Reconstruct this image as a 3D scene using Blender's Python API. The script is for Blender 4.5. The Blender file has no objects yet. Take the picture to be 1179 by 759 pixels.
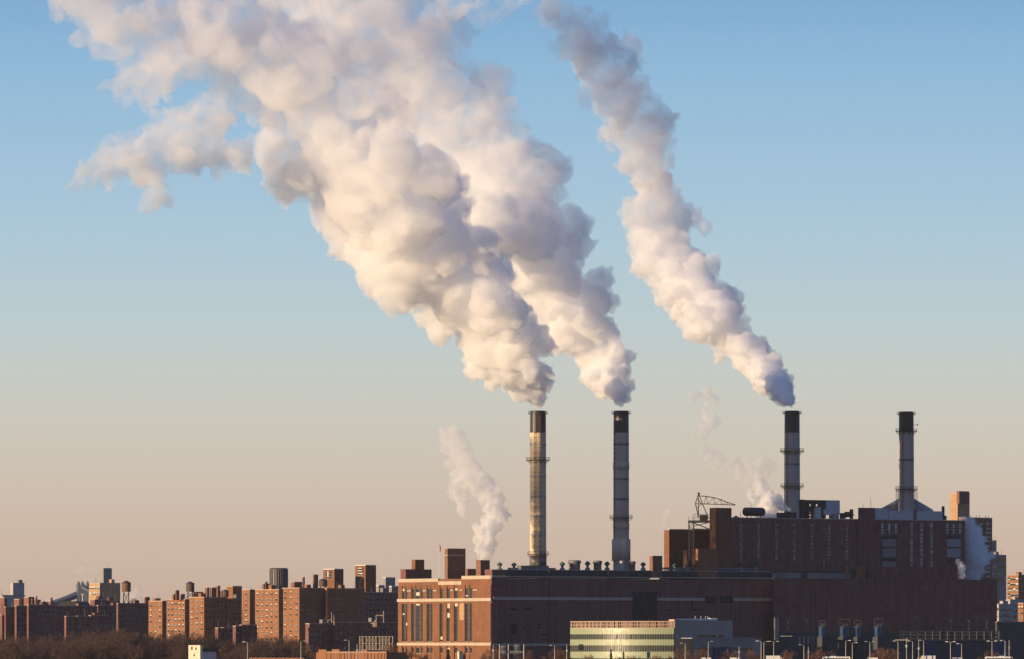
import bpy, bmesh, math, random
import numpy as np
from mathutils import Vector, noise

R = math.radians
PI = math.pi
S = bpy.context.scene
COL = S.collection

# ------------------------------------------------------------------ camera
K, HZ, CX, EYE, DD = 0.4 / 3000, 745.0, 589.5, 12.0, 2000.0   # photo pixel <-> metres; the camera stands DD behind y = 0
cd = bpy.data.cameras.new('camera')
cam = bpy.data.objects.new('camera', cd)
COL.objects.link(cam)
S.camera = cam
cam.location = (0, -DD, EYE)
cam.rotation_euler = (PI / 2, 0, 0)
cd.sensor_width = 36
cd.lens = 18 / (589.5 * K)
cd.shift_y = (HZ - 379.5) / 1179
cd.clip_start, cd.clip_end = 1, 80000

# ------------------------------------------------------------------ sky, sun, exposure
SUN_AZ, SUN_EL = R(30), R(5.5)
EXPO = 0.55
HAZE_DENSITY = 0.00001
w = bpy.data.worlds.new('World')
S.world = w
w.use_nodes = True
nt = w.node_tree
bg = nt.nodes['Background']
SKY_STRENGTH = 0.1
bg.inputs[1].default_value = SKY_STRENGTH
sky = nt.nodes.new('ShaderNodeTexSky')
sky.sky_type = 'NISHITA'
sky.sun_disc = False
sky.sun_elevation = SUN_EL
sky.sun_rotation = R(-90) - SUN_AZ
tc = nt.nodes.new('ShaderNodeTexCoord')
sep = nt.nodes.new('ShaderNodeSeparateXYZ')
nt.links.new(tc.outputs['Generated'], sep.inputs[0])
ramp = nt.nodes.new('ShaderNodeValToRGB')
mr = nt.nodes.new('ShaderNodeMapRange')
mr.inputs[1].default_value, mr.inputs[2].default_value = 0.0, 0.4
nt.links.new(sep.outputs[2], mr.inputs[0])
nt.links.new(mr.outputs[0], ramp.inputs[0])


def lin(r, g, b):
    return tuple((c / 255 / 12.92 if c <= 10 else ((c / 255 + .055) / 1.055) ** 2.4) for c in (r, g, b)) + (1,)


STOPS = [(0.0, (198, 168, 150)), (0.05, (208, 186, 168)), (0.085, (209, 198, 183)), (0.118, (203, 205, 197)), (0.15, (189, 207, 211)),
         (0.195, (170, 202, 222)), (0.25, (148, 190, 222)), (0.29, (130, 178, 216)), (0.38, (94, 140, 196)), (0.8, (80, 122, 180))]
STOPS = [(z / 3, c) for z, c in STOPS]        # sine of the elevation above the horizon
ramp.color_ramp.interpolation = 'B_SPLINE'
el = ramp.color_ramp.elements
while len(el) > 1:
    el.remove(el[-1])
el[0].position = 0
el[0].color = lin(*STOPS[0][1])
for z, c in STOPS[1:]:
    e = el.new(min(z / 0.4, 1))
    e.color = lin(*c)
vm = nt.nodes.new('ShaderNodeVectorMath')
vm.operation = 'SCALE'
vm.inputs['Scale'].default_value = 1 / SKY_STRENGTH / 2 ** EXPO
nt.links.new(ramp.outputs[0], vm.inputs[0])
mix = nt.nodes.new('ShaderNodeMix')
mix.data_type = 'RGBA'
mix.inputs[0].default_value = 0.96
nt.links.new(sky.outputs[0], mix.inputs[6])
nt.links.new(vm.outputs[0], mix.inputs[7])
# the half of the sky away from the low sun is dimmer and bluer
dt = nt.nodes.new('ShaderNodeVectorMath')
dt.operation = 'DOT_PRODUCT'
dt.inputs[1].default_value = (.62, -.78, 0)
nt.links.new(tc.outputs['Generated'], dt.inputs[0])
ar = nt.nodes.new('ShaderNodeValToRGB')
ae = ar.color_ramp.elements
ae[0].position, ae[0].color = 0.0, (1, 1, 1, 1)
ae[1].position, ae[1].color = 0.85, (.80, .69, .76, 1)
nt.links.new(dt.outputs['Value'], ar.inputs[0])
mu2 = nt.nodes.new('ShaderNodeMix')
mu2.data_type = 'RGBA'
mu2.blend_type = 'MULTIPLY'
mu2.inputs[0].default_value = 1
nt.links.new(mix.outputs[2], mu2.inputs[6])
nt.links.new(ar.outputs[0], mu2.inputs[7])
nt.links.new(mu2.outputs[2], bg.inputs[0])

sd = bpy.data.lights.new('sun', 'SUN')
so = bpy.data.objects.new('sun', sd)
COL.objects.link(so)
sd.energy = 4.4
sd.angle = R(.5)
sd.color = (1, .735, .45)
tosun = Vector((-math.cos(SUN_AZ) * math.cos(SUN_EL), -math.sin(SUN_AZ) * math.cos(SUN_EL), math.sin(SUN_EL)))
so.rotation_euler = tosun.to_track_quat('Z', 'Y').to_euler()
S.view_settings.view_transform = 'Standard'
S.view_settings.look = 'None'
S.view_settings.gamma = 1
S.view_settings.exposure = EXPO
S.cycles.use_denoising = True
S.cycles.max_bounces = 36
S.cycles.diffuse_bounces = 3
S.cycles.volume_bounces = 32
S.cycles.transparent_max_bounces = 32
S.cycles.sample_clamp_indirect = 8


# ------------------------------------------------------------------ helpers
def sc(D):
    return K * (D + DD)


def at(px, py, D):
    return Vector(((px - CX) * sc(D), D, EYE + (HZ - py) * sc(D)))


def zy(py, D):
    return EYE + (HZ - py) * sc(D)


def thing(name, label, cat, loc=(0, 0, 0), group=None, kind=None):
    o = bpy.data.objects.new(name, None)
    COL.objects.link(o)
    o.location = loc
    o.empty_display_size = .5
    return tag(o, label, cat, group, kind)


def tag(o, label=None, cat=None, group=None, kind=None):
    if label:
        o['label'] = label
    if cat:
        o['category'] = cat
    if group:
        o['group'] = group
    if kind:
        o['kind'] = kind
    return o


def wloc(o):
    p = Vector((0, 0, 0))
    while o is not None:
        p += o.location
        o = o.parent
    return p


class MB:
    """collects world-space geometry and links it as one mesh object"""

    def __init__(s):
        s.v, s.f, s.m, s.sm, s.runs = [], [], [], [], []

    def add(s, vs, fs, mi=0, smooth=False, cont=False):
        o = len(s.v)
        if not (cont and s.runs):
            s.runs.append((o, len(s.f)))
        s.v += [tuple(p) for p in vs]
        s.f += [tuple(i + o for i in f) for f in fs]
        s.m += [mi] * len(fs)
        s.sm += [smooth] * len(fs)
        return s

    def prism(s, poly, z0, z1, mi=0):
        n = len(poly)
        a = sum(poly[i][0] * poly[(i + 1) % n][1] - poly[(i + 1) % n][0] * poly[i][1] for i in range(n))
        if a < 0:
            poly = poly[::-1]
        vs = [(p[0], p[1], z0) for p in poly] + [(p[0], p[1], z1) for p in poly]
        fs = [(i, (i + 1) % n, n + (i + 1) % n, n + i) for i in range(n)] + [tuple(range(n))[::-1], tuple(range(n, 2 * n))]
        return s.add(vs, fs, mi)

    def box(s, c, d, z0, z1, w, dep, mi=0):
        """box centred at (x,y)=c, width w along unit d, depth dep"""
        d = Vector((d[0], d[1])).normalized()
        n = Vector((-d.y, d.x))
        c = Vector((c[0], c[1]))
        return s.prism([c - d * w / 2 - n * dep / 2, c + d * w / 2 - n * dep / 2, c + d * w / 2 + n * dep / 2, c - d * w / 2 + n * dep / 2], z0, z1, mi)

    def tube(s, a, b, r0, r1=None, n=6, mi=0, smooth=True, caps=True):
        r1 = r0 if r1 is None else r1
        a, b = Vector(a), Vector(b)
        d = (b - a)
        if d.length < 1e-6:
            return s
        d.normalize()
        u = d.orthogonal().normalized()
        v = d.cross(u)
        vs = []
        for p, r in ((a, r0), (b, r1)):
            for i in range(n):
                t = 2 * PI * i / n
                vs.append(p + (u * math.cos(t) + v * math.sin(t)) * r)
        fs = [(i, (i + 1) % n, n + (i + 1) % n, n + i) for i in range(n)]
        s.add(vs, fs, mi, smooth)
        if caps:
            s.add(vs, [tuple(range(n))[::-1], tuple(range(n, 2 * n))], mi, cont=True)
        return s

    def bar(s, a, b, t, mi=0):
        return s.tube(a, b, t * .7071, n=4, mi=mi, smooth=False)

    def lathe(s, c, prof, n=24, mi=0, smooth=True, cap=True):
        c = Vector(c)
        vs = []
        for r, z in prof:
            for i in range(n):
                t = 2 * PI * i / n
                vs.append((c.x + r * math.cos(t), c.y + r * math.sin(t), c.z + z))
        fs = []
        for k in range(len(prof) - 1):
            for i in range(n):
                j = (i + 1) % n
                fs.append((k * n + i, k * n + j, (k + 1) * n + j, (k + 1) * n + i))
        s.add(vs, fs, mi, smooth)
        if cap:
            s.add(vs, [tuple(range(n))[::-1], tuple(range((len(prof) - 1) * n, len(prof) * n))], mi)
        return s

    def build_each(s, name, mats, parent):
        """one object per collected shape"""
        ends = s.runs[1:] + [(len(s.v), len(s.f))]
        for (v0, f0), (v1, f1) in zip(s.runs, ends):
            if f1 > f0:
                o = MB()
                o.v = s.v[v0:v1]
                o.f = [tuple(i - v0 for i in f) for f in s.f[f0:f1]]
                o.m, o.sm = s.m[f0:f1], s.sm[f0:f1]
                o.build(name, mats, parent)

    def build(s, name, mats, parent=None, kind=None):
        o0 = wloc(parent) if parent is not None else Vector((0, 0, 0))
        me = bpy.data.meshes.new(name)
        me.from_pydata([(x - o0.x, y - o0.y, z - o0.z) for x, y, z in s.v], [], s.f)
        if not isinstance(mats, (list, tuple)):
            mats = [mats]
        for m in mats:
            me.materials.append(m)
        me.polygons.foreach_set('material_index', s.m)
        me.polygons.foreach_set('use_smooth', s.sm)
        me.update()
        ob = bpy.data.objects.new(name, me)
        COL.objects.link(ob)
        if parent is not None:
            ob.parent = parent
        if kind:
            ob['kind'] = kind
        return ob


# ------------------------------------------------------------------ materials
def mat(name, col, rough=.8, metal=0.0, var=.18, scale=.25, streak=0.0, spec=.3, brick=False):
    m = bpy.data.materials.new(name)
    m.use_nodes = True
    t = m.node_tree
    N, L = t.nodes, t.links
    p = N['Principled BSDF']
    p.inputs['Roughness'].default_value = rough
    p.inputs['Metallic'].default_value = metal
    p.inputs['Specular IOR Level'].default_value = spec
    geo = N.new('ShaderNodeNewGeometry')
    nz = N.new('ShaderNodeTexNoise')
    nz.inputs['Scale'].default_value = scale
    nz.inputs['Detail'].default_value = 6
    L.new(geo.outputs['Position'], nz.inputs['Vector'])
    fac = nz.outputs['Fac']
    mp = N.new('ShaderNodeVectorMath')
    mp.operation = 'MULTIPLY'
    mp.inputs[1].default_value = (.9, .9, .035)
    L.new(geo.outputs['Position'], mp.inputs[0])
    nz2 = N.new('ShaderNodeTexNoise')
    nz2.inputs['Scale'].default_value = 1.0
    nz2.inputs['Detail'].default_value = 4
    L.new(mp.outputs[0], nz2.inputs['Vector'])
    mxf = N.new('ShaderNodeMix')
    mxf.inputs[0].default_value = streak
    L.new(fac, mxf.inputs[2])
    L.new(nz2.outputs['Fac'], mxf.inputs[3])
    r = N.new('ShaderNodeValToRGB')
    e = r.color_ramp.elements
    e[0].position, e[1].position = .3, .72
    e[0].color = tuple(max(c * (1 - var), 0) for c in col) + (1,)
    e[1].color = tuple(min(c * (1 + var), .95) for c in col) + (1,)
    L.new(mxf.outputs[0], r.inputs[0])
    src = r.outputs[0]
    if brick:                                            # courses, darker mortar-dirt lines every few rows
        mp2 = N.new('ShaderNodeVectorMath')
        mp2.operation = 'MULTIPLY'
        mp2.inputs[1].default_value = (.6, .6, 2.2)
        L.new(geo.outputs['Position'], mp2.inputs[0])
        n3 = N.new('ShaderNodeTexNoise')
        n3.inputs['Scale'].default_value = 1.3
        n3.inputs['Detail'].default_value = 2
        L.new(mp2.outputs[0], n3.inputs['Vector'])
        hs = N.new('ShaderNodeMix')
        hs.data_type = 'RGBA'
        hs.blend_type = 'OVERLAY'
        hs.inputs[0].default_value = .35
        L.new(src, hs.inputs[6])
        L.new(n3.outputs['Fac'], hs.inputs[7])
        src = hs.outputs[2]
    L.new(src, p.inputs['Base Color'])
    return m


def glassy(name, col, rough=.12, spec=.6, metal=0.0):
    m = bpy.data.materials.new(name)
    m.use_nodes = True
    N, L = m.node_tree.nodes, m.node_tree.links
    p = N['Principled BSDF']
    p.inputs['Base Color'].default_value = (*col, 1)
    p.inputs['Specular IOR Level'].default_value = spec
    p.inputs['Metallic'].default_value = metal
    geo = N.new('ShaderNodeNewGeometry')
    nz = N.new('ShaderNodeTexNoise')
    nz.inputs['Scale'].default_value = .6
    L.new(geo.outputs['Position'], nz.inputs['Vector'])
    q = N.new('ShaderNodeMapRange')
    q.inputs[3].default_value, q.inputs[4].default_value = rough * .6, rough * 1.5
    L.new(nz.outputs['Fac'], q.inputs[0])
    L.new(q.outputs[0], p.inputs['Roughness'])
    return m


M = dict(
    brick=mat('red_brick', (.205, .09, .045), .9, var=.22, streak=.45, brick=True),
    brick_dark=mat('shade_toned_red_brick', (.18, .09, .074), .9, var=.36, streak=.62, brick=True),  # red brick for shaded walls, shade toned into its colour; streaks are weathering
    brick_plum_shade=mat('shade_toned_plum_brick', (.19, .087, .07), .9, var=.36, streak=.62, brick=True),  # red brick of the boiler house with its shaded tone put into the colour
    brick_orange=mat('orange_brick', (.265, .118, .06), .9, var=.2, streak=.4, brick=True),
    brick_brown=mat('brown_brick', (.22, .11, .075), .9, var=.2, streak=.4, brick=True),
    brick_tan=mat('tan_brick', (.42, .27, .15), .9, var=.16, streak=.4, brick=True),
    bay=mat('brown_bay_rib', (.11, .066, .045), .8, var=.25),
    void=mat('dark_opening', (.012, .012, .014), .7, var=.2, spec=.1),
    stone=mat('limestone_trim', (.46, .37, .28), .85, var=.14, streak=.4),
    white=mat('white_paint', (.72, .70, .66), .6, var=.1, streak=.3),
    grey=mat('grey_cladding', (.33, .34, .35), .6, var=.1, streak=.4),
    palegrey=mat('pale_grey_cladding', (.47, .47, .46), .6, var=.1, streak=.4),
    bluegrey=mat('blue_grey_cladding', (.26, .245, .22), .5, var=.1, streak=.3),
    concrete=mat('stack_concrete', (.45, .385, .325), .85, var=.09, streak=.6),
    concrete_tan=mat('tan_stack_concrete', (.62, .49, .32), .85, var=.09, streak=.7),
    black=mat('black_stack_paint', (.035, .033, .032), .45, var=.3, streak=.5, spec=.5),
    steel=mat('dark_steel', (.055, .05, .048), .55, metal=.3, var=.25),
    steel_grey=mat('weathered_steel', (.18, .17, .165), .55, metal=.3, var=.2),
    rust=mat('rusty_iron', (.20, .10, .06), .85, var=.3, scale=1.5),
    green=mat('green_vent_paint', (.05, .085, .07), .6, var=.25),
    roof=mat('tar_roof', (.05, .05, .052), .9, var=.25),
    asphalt=mat('asphalt', (.05, .05, .052), .92, var=.2, scale=.8),
    ground=mat('city_ground', (.085, .075, .06), .95, var=.35, scale=.02),
    bark=mat('bare_bark', (.088, .052, .04), .95, var=.25, scale=.15),
    bark_red=mat('reddish_bare_twigs', (.16, .08, .05), .95, var=.25, scale=.3),
    leaf=mat('evergreen_needles', (.03, .045, .025), .95, var=.35, scale=1.2),
    glass=glassy('dark_window_glass', (.025, .028, .033), .1, .7),
    blind=mat('pale_window_blind', (.58, .52, .43), .45, var=.15, spec=.5),
    glassblock=mat('frosted_glass_block', (.42, .46, .50), .35, var=.2, scale=.9, spec=.6),
    frame=mat('window_frame', (.16, .14, .125), .6, var=.1),
    spandrel=glassy('pale_green_spandrel_glass', (.25, .29, .16), .42, .6),
    ribbon=glassy('green_tinted_ribbon_glass', (.03, .036, .022), .3, .25),
    mesh=mat('tan_roof_screen', (.50, .34, .24), .6, var=.15, scale=.6),
    blue=mat('blue_shutter_paint', (.02, .06, .14), .5, var=.12),
    navy=mat('navy_tank_paint', (.04, .045, .06), .5, var=.15),
    tank=mat('water_tank_wood', (.13, .09, .07), .85, var=.2, streak=.6),
    granite=mat('pale_tower_stone', (.40, .37, .34), .8, var=.1, streak=.5),
    bridge=mat('bridge_blue_grey_steel', (.12, .14, .17), .6, var=.1),
    lamp=mat('galvanised_pole', (.36, .34, .31), .5, metal=.3, var=.1),
    van=mat('white_van_paint', (.75, .73, .69), .35, var=.05, spec=.5),
    cream=mat('cream_render', (.66, .58, .44), .8, var=.1, streak=.4),
    tyre=mat('black_rubber', (.02, .02, .02), .9, var=.1),
    door=mat('dark_green_door', (.018, .028, .028), .6, var=.2),
    louvre=mat('dark_louvre', (.05, .055, .06), .6, var=.3, streak=.6),
    copper=mat('flag_cloth_red', (.40, .08, .06), .9, var=.1),
)


# ------------------------------------------------------------------ faces, blocks and windows
class Face:
    """vertical wall plane through two ground points, left to right as seen from outside"""

    def __init__(s, P0, P1):
        s.a, s.b = Vector((P0[0], P0[1])), Vector((P1[0], P1[1]))
        s.d = (s.b - s.a).normalized()
        s.n = Vector((s.d.y, -s.d.x))
        s.len = (s.b - s.a).length

    def px(s, px):
        """distance along the wall at which photo column px meets it"""
        q = (px - CX) * K                       # x = q*y
        den = s.d.x - q * s.d.y
        return (q * (s.a.y + DD) - s.a.x) / den

    def pt(s, t, out=0.0):
        return s.a + s.d * t + s.n * out

    def D(s, t):
        return (s.a + s.d * t).y

    def slab(s, mb, t0, t1, z0, z1, out=.2, back=.05, mi=0):
        mb.prism([s.pt(t0, -back), s.pt(t1, -back), s.pt(t1, out), s.pt(t0, out)], z0, z1, mi)


WM = {}


def window_mesh(wd, h, nx, nz, bias, style='house'):
    key = (round(wd, 2), round(h, 2), nx, nz, round(bias, 2), style)
    if key in WM:
        return random.choice(WM[key])
    out = []
    for vv in range(3):
        rr = random.Random(hash(key) % 9999 + vv * 17)
        mb = MB()
        f = .07 if style == 'house' else .12
        X, Y = (1, 0), None
        for i in range(nx):
            for k in range(nz):
                x0, x1 = -wd / 2 + wd * i / nx, -wd / 2 + wd * (i + 1) / nx
                z0, z1 = h * k / nz, h * (k + 1) / nz
                tilt = rr.uniform(-.012, .012)
                zb = z1 - (z1 - z0) * rr.choice((.35, .6, 1.0)) if rr.random() < bias else z1
                y = -.02
                if zb > z0 + .01:
                    mb.add([(x0, y, z0), (x1, y + tilt, z0), (x1, y + tilt, zb), (x0, y, zb)], [(0, 1, 2, 3)], 0)
                if zb < z1 - .01:
                    mb.add([(x0, y, zb), (x1, y + tilt, zb), (x1, y + tilt, z1), (x0, y, z1)], [(0, 1, 2, 3)], 1)
        for i in range(nx + 1):
            x = -wd / 2 + wd * i / nx
            mb.box((x, -.03), (1, 0), -f, h + f, f, .12, 2)
        for k in range(nz + 1):
            mb.box((0, -.035), (1, 0), h * k / nz - f / 2, h * k / nz + f / 2, wd + f * 1.4, .11, 2)
        mb.box((0, -.1), (1, 0), -f - .12, -f - .004, wd + .3, .26, 3)       # sill
        me = bpy.data.meshes.new('window')
        me.from_pydata(mb.v, [], mb.f)
        b = M['glassblock'] if style == 'block' else M['blind']
        for m in (M['void'] if style == 'void' else M['glass'], b, M['frame'], M['stone']):
            me.materials.append(m)
        me.polygons.foreach_set('material_index', mb.m)
        out.append(me)
    WM[key] = out
    return random.choice(out)


def put_window(root, face, t, z, wd, h, nx=1, nz=2, bias=.5, style='house', out=.03, name='window'):
    me = window_mesh(wd, h, nx, nz, bias, style)
    o = bpy.data.objects.new(name, me)
    COL.objects.link(o)
    o.parent = root
    p = face.pt(t, out)
    rl = wloc(root)
    o.location = (p.x - rl.x, p.y - rl.y, z - rl.z)
    o.rotation_euler = (0, 0, math.atan2(face.d.y, face.d.x))
    return o


TL, TR = .72 / .69, .69 / .72


def corner_block(pxL, pxC, pxR, D, tl=TL, tr=TR):
    """footprint (L, C, R, back) of a block turned 45 degrees; C is the near corner at distance D"""
    xc = (pxC - CX) * sc(D)
    qL, qR = (pxL - CX) * K, (pxR - CX) * K
    dl = (D + DD + xc * tl) / (1 + qL * tl)
    dr = (D + DD - xc * tr) / (1 - qR * tr)
    L, C, Rr = Vector((qL * dl, dl - DD)), Vector((xc, D)), Vector((qR * dr, dr - DD))
    return L, C, Rr, L + Rr - C


def shrink(poly, s):
    c = sum((Vector(p) for p in poly), Vector((0, 0))) / len(poly)
    return [c + (Vector(p) - c) * s for p in poly]


def tower_block(label, wings, D, brick='brick', cat='apartment block', name='apartment_block', group=None, storey=2.85, z_min=13.0,
                cols=None, wins=True, bias=.82, trim='stone', maxwin=98, dark=True, wsize=(1.25, 1.5)):
    """wings: (pxL, pxC, pxR, ytop[, dD[, columns on the lit wall[, columns on the shaded wall]]])"""
    c0 = corner_block(*wings[0][:3], D)[1]
    root = thing(name, label, cat, (c0.x, c0.y, 0), group)
    wall, par, rf = MB(), MB(), MB()
    cells = []
    for wv in wings:
        pxL, pxC, pxR, yt = wv[:4]
        Dw = D + (wv[4] if len(wv) > 4 else 0)
        L, C, Rr, B = corner_block(pxL, pxC, pxR, Dw)
        zt = zy(yt, Dw)
        wall.prism([L, C, Rr, B], 0, zt - .25)
        par.prism(shrink([L, C, Rr, B], 1.012), zt - .25, zt + .1)
        rf.prism(shrink([L, C, Rr, B], .95), zt + .1, zt + .14)
        if not wins:
            continue
        for side, (P0, P1, ci) in enumerate(((L, C, 5), (C, Rr, 6))):
            f = Face(P0, P1)
            nc = wv[ci] if len(wv) > ci else max(1, int(f.len / 2.7)) if side == 0 or dark else 0
            if nc < 1 or f.len < 2.0:
                continue
            nr = int((zt - 1.2 - z_min) / storey)
            for r_ in range(nr):
                for c_ in range(nc):
                    cells.append((side, r_, f, f.len * (c_ + .5) / nc, zt - 1.0 - storey * (r_ + .72)))
    if wins:
        rb_ = random.Random(label)
        ma_ = MB()
        for wv in wings:
            L, C, Rr, B = corner_block(*wv[:3], D + (wv[4] if len(wv) > 4 else 0))
            zt = zy(wv[3], D + (wv[4] if len(wv) > 4 else 0))
            ctr = (L + C + Rr + B) / 4
            for k in range(rb_.choice((1, 2, 3))):
                p = ctr + (rb_.choice((L, C, Rr, B)) - ctr) * rb_.uniform(.1, .7)
                ma_.bar((p.x, p.y, zt), (p.x, p.y, zt + rb_.uniform(1.5, 4.2)), .16)
            if (Rr - L).length > 9:
                p = ctr + (rb_.choice((L, Rr, B)) - ctr) * rb_.uniform(.1, .5)
                hb_ = MB().box(p, (1, .9), zt, zt + rb_.uniform(1.4, 2.4), rb_.uniform(2.2, 4), 2.4)
                hb_.build('roof_bulkhead', M[rb_.choice((brick, brick, 'steel_grey'))], root)
        ma_.build_each('roof_mast', M['steel_grey'], root)
    wall.build_each('wing', M[brick], root)
    par.build_each('parapet', M[trim], root)
    rf.build_each('roof', M['roof'], root)
    cells.sort(key=lambda q: q[0])
    lit = [c for c in cells if c[0] == 0]
    shade = [c for c in cells if c[0] == 1]
    random.Random(3).shuffle(shade)
    for side, r_, f, t, z in (lit + shade)[:maxwin]:
        put_window(root, f, t, z, wsize[0], wsize[1], 1, 2, bias if side == 0 else min(bias, .12))  # pale blinds crowd lit walls, also putting sun glint into pane colour
    return root


def roof_box(root, name, pxL, pxC, pxR, ytop, ybase, D, m='brick', trim=None):
    L, C, Rr, B = corner_block(pxL, pxC, pxR, D)
    mb = MB().prism([L, C, Rr, B], zy(ybase, D), zy(ytop, D) - .15)
    mb.prism(shrink([L, C, Rr, B], 1.03), zy(ytop, D) - .15, zy(ytop, D), 1)
    return mb.build(name, [M[m], M[trim or m]], root)


def G(px, D):
    return Vector(((px - CX) * sc(D), D))


random.seed(5)
# ================================================================== GROUND AND ROAD
MB().add([(-30000, -6000, 0), (30000, -6000, 0), (30000, 60000, 0), (-30000, 60000, 0)], [(0, 1, 2, 3)]).build('ground', M['ground'], kind='structure')
ROAD = 4.6
rd = MB().prism([(-420, 868), (420, 868), (420, 892), (-420, 892)], ROAD - .9, ROAD)
for yy in (868.3, 891.7):
    rd.prism([(-420, yy - .25), (420, yy - .25), (420, yy + .25), (-420, yy + .25)], ROAD, ROAD + .85, 1)
for i in range(-20, 21):
    for yy in (873, 887):
        rd.prism([(i * 20 - .6, yy - .6), (i * 20 + .6, yy - .6), (i * 20 + .6, yy + .6), (i * 20 - .6, yy + .6)], 0, ROAD - .9, 1)
for i in range(-100, 100):
    rd.prism([(i * 4.2, 879.9), (i * 4.2 + 2, 879.9), (i * 4.2 + 2, 880.05), (i * 4.2, 880.05)], ROAD + .002, ROAD + .006, 2)
rd.build('road', [M['asphalt'], M['concrete'], M['white']], kind='structure')

# ================================================================== HAZE
hz = bpy.data.materials.new('haze_air')
hz.use_nodes = True
hn = hz.node_tree
hn.nodes.clear()
ho_ = hn.nodes.new('ShaderNodeOutputMaterial')
hv = hn.nodes.new('ShaderNodeVolumePrincipled')
hv.inputs['Color'].default_value = (.86, .88, .92, 1)
hv.inputs['Density'].default_value = HAZE_DENSITY
hn.links.new(hv.outputs[0], ho_.inputs['Volume'])
MB().prism([(-2600, -2100), (2600, -2100), (2600, 3600), (-2600, 3600)], -1, 400).build('haze', hz, kind='stuff')

# ================================================================== MAIN POWER STATION HALL
TF = math.tan(R(33))


def front(px, off=0.0, base=(566, 1000)):
    """point of photo column px on the plane of the long front wall, pushed back by off"""
    a = G(*base)
    q = (px - CX) * K
    D = (a.y + DD + off - a.x * TF) / (1 - q * TF)
    return Vector((q * D, D - DD))


A = G(566, 1000)
q = (459 - CX) * K
Bq = (A.y + DD + A.x * 1.5) / (1 + q * 1.5)
B = Vector((q * Bq, Bq - DD))
F = front(890)
hall = thing('power_station_hall', 'long brick power station hall with sunlit striped end wall and pale stone bands', 'power station', (A.x, A.y, 0))
litw, shw = Face(B, A), Face(A, F)
zt = 44.0
wall = MB().prism([B, A, F, front(890, 6), front(755, 6), front(755, 62), B + Vector((30, 45))], 0, zt - .4)


def zl(f, t, py):
    return zy(py, f.D(t))


# stepped parapet of the lit end
par = MB()
for p0, p1, yt in ((459, 505, 666.5), (505, 532, 669.5), (532, 566, 663.0)):
    t0, t1 = litw.px(p0), litw.px(p1)
    z1 = zl(litw, (t0 + t1) / 2, yt)
    wall.prism([litw.pt(t0, .02), litw.pt(t1, .02), litw.pt(t1, -14), litw.pt(t0, -14)], zt - 4, z1 - 1.6)
    litw.slab(par, t0, t1, z1 - 1.6, z1, .35, 1.0)
wins, piers, ribs = [], MB(), MB()
zA0, zA1 = zl(litw, litw.len, 741.0), zl(litw, litw.len, 691.5)
bandz = ((737.5 + 6, 738 + 1.2), (692.5, 689.8))
for t_py in ((743.4, 740.0), (692.2, 688.6)):
    z0, z1 = zl(litw, litw.len, t_py[0]), zl(litw, litw.len, t_py[1])
    litw.slab(par, -.3, litw.len + .3, z0, z1, .75)
# stone band on the long side (same heights, further along)
zb0, zb1 = zy(691.0, 1014), zy(687.6, 1014)
shw.slab(par, shw.px(568), shw.px(728), zb0, zb1, .3)
shw.slab(par, shw.px(756.5), shw.px(811), zb0, zb1, .3)
shw.slab(par, shw.px(844), shw.len - .05, zb0, zb1, .3)
shw.slab(par, shw.px(568), shw.len - .05, zy(744.0, 1000), zy(741, 1000), .3)
zc = zy(664.4, 1000)
shw.slab(par, shw.px(583.5), shw.len, zc, zc + .45, .4, 1)
# brick piers between the window strips
STRIPS = [(463.8, 466.2), (467.6, 470.0), (474.6, 477.2), (479.2, 483.6), (485.2, 487.8), (492.4, 495.2), (496.4, 499.0), (507.2, 510.8), (515.2, 518.8),
          (523.8, 527.8), (536.2, 539.2), (541.2, 544.6)]
edges = [459.3] + [x for s_ in STRIPS for x in s_] + [565.9]
for i in range(0, len(edges), 2):
    a_, b_ = litw.px(edges[i]), litw.px(edges[i + 1])
    wide = b_ - a_ > 1.6
    pm_ = piers if wide else ribs
    litw.slab(piers, a_, b_, 0, zA0 - .6, .55 if wide else .3, .02)
    litw.slab(pm_, a_, b_, zA0 + .9, zA1 - 1.1, .55 if wide else .2, .02)
    litw.slab(pm_, a_, b_, zA1 + .4, zl(litw, litw.len, 673.0), .45 if wide else .25, .02)
wall.build('wall', M['brick'], hall)
piers.build('pier', M['brick'], hall)
ribs.build_each('bay_rib', M['bay'], hall)
par.build('stone_trim', M['stone'], hall)
blank = MB()
litw.slab(blank, litw.px(530.2), litw.px(535.2), zl(litw, litw.px(533), 714), zA1 - 1.15, .62, 0)
blank.build_each('pale_brick_panel', M['brick_tan'], hall)
for a_, b_ in STRIPS:
    t0, t1 = litw.px(a_), litw.px(b_)
    put_window(hall, litw, (t0 + t1) / 2, zA0 + 1.0, t1 - t0 - .15, zA1 - 1.2 - zA0 - 1.0, 1, 8, .07)
    put_window(hall, litw, (t0 + t1) / 2, zA1 + 1.0, t1 - t0 - .15, zl(litw, litw.len, 677) - zA1 - 1.0, 1, 3, .08)
    put_window(hall, litw, (t0 + t1) / 2, zl(litw, litw.len, 752), t1 - t0 - .15, 2.4, 1, 2, .1)
crest = MB()
for p0, p1 in ((470, 474.5), (488, 492), (500, 504), (520, 523), (531, 534), (546, 551)):   # little stone hoods
    t0, t1 = litw.px(p0), litw.px(p1)
    z = zl(litw, litw.len, 680)
    litw.slab(crest, t0, t1, z, z + .55, .8)
crest.build_each('stone_hood', M['stone'], hall)
rf = MB()
rf.prism([B + Vector((1.5, 1)), A + Vector((.3, 1.5)), front(889, 1), front(889, 5), front(755, 5), front(755, 61), B + Vector((30, 44))], zt - .4, zt - .32)
rf.build('roof', M['roof'], hall)
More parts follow.
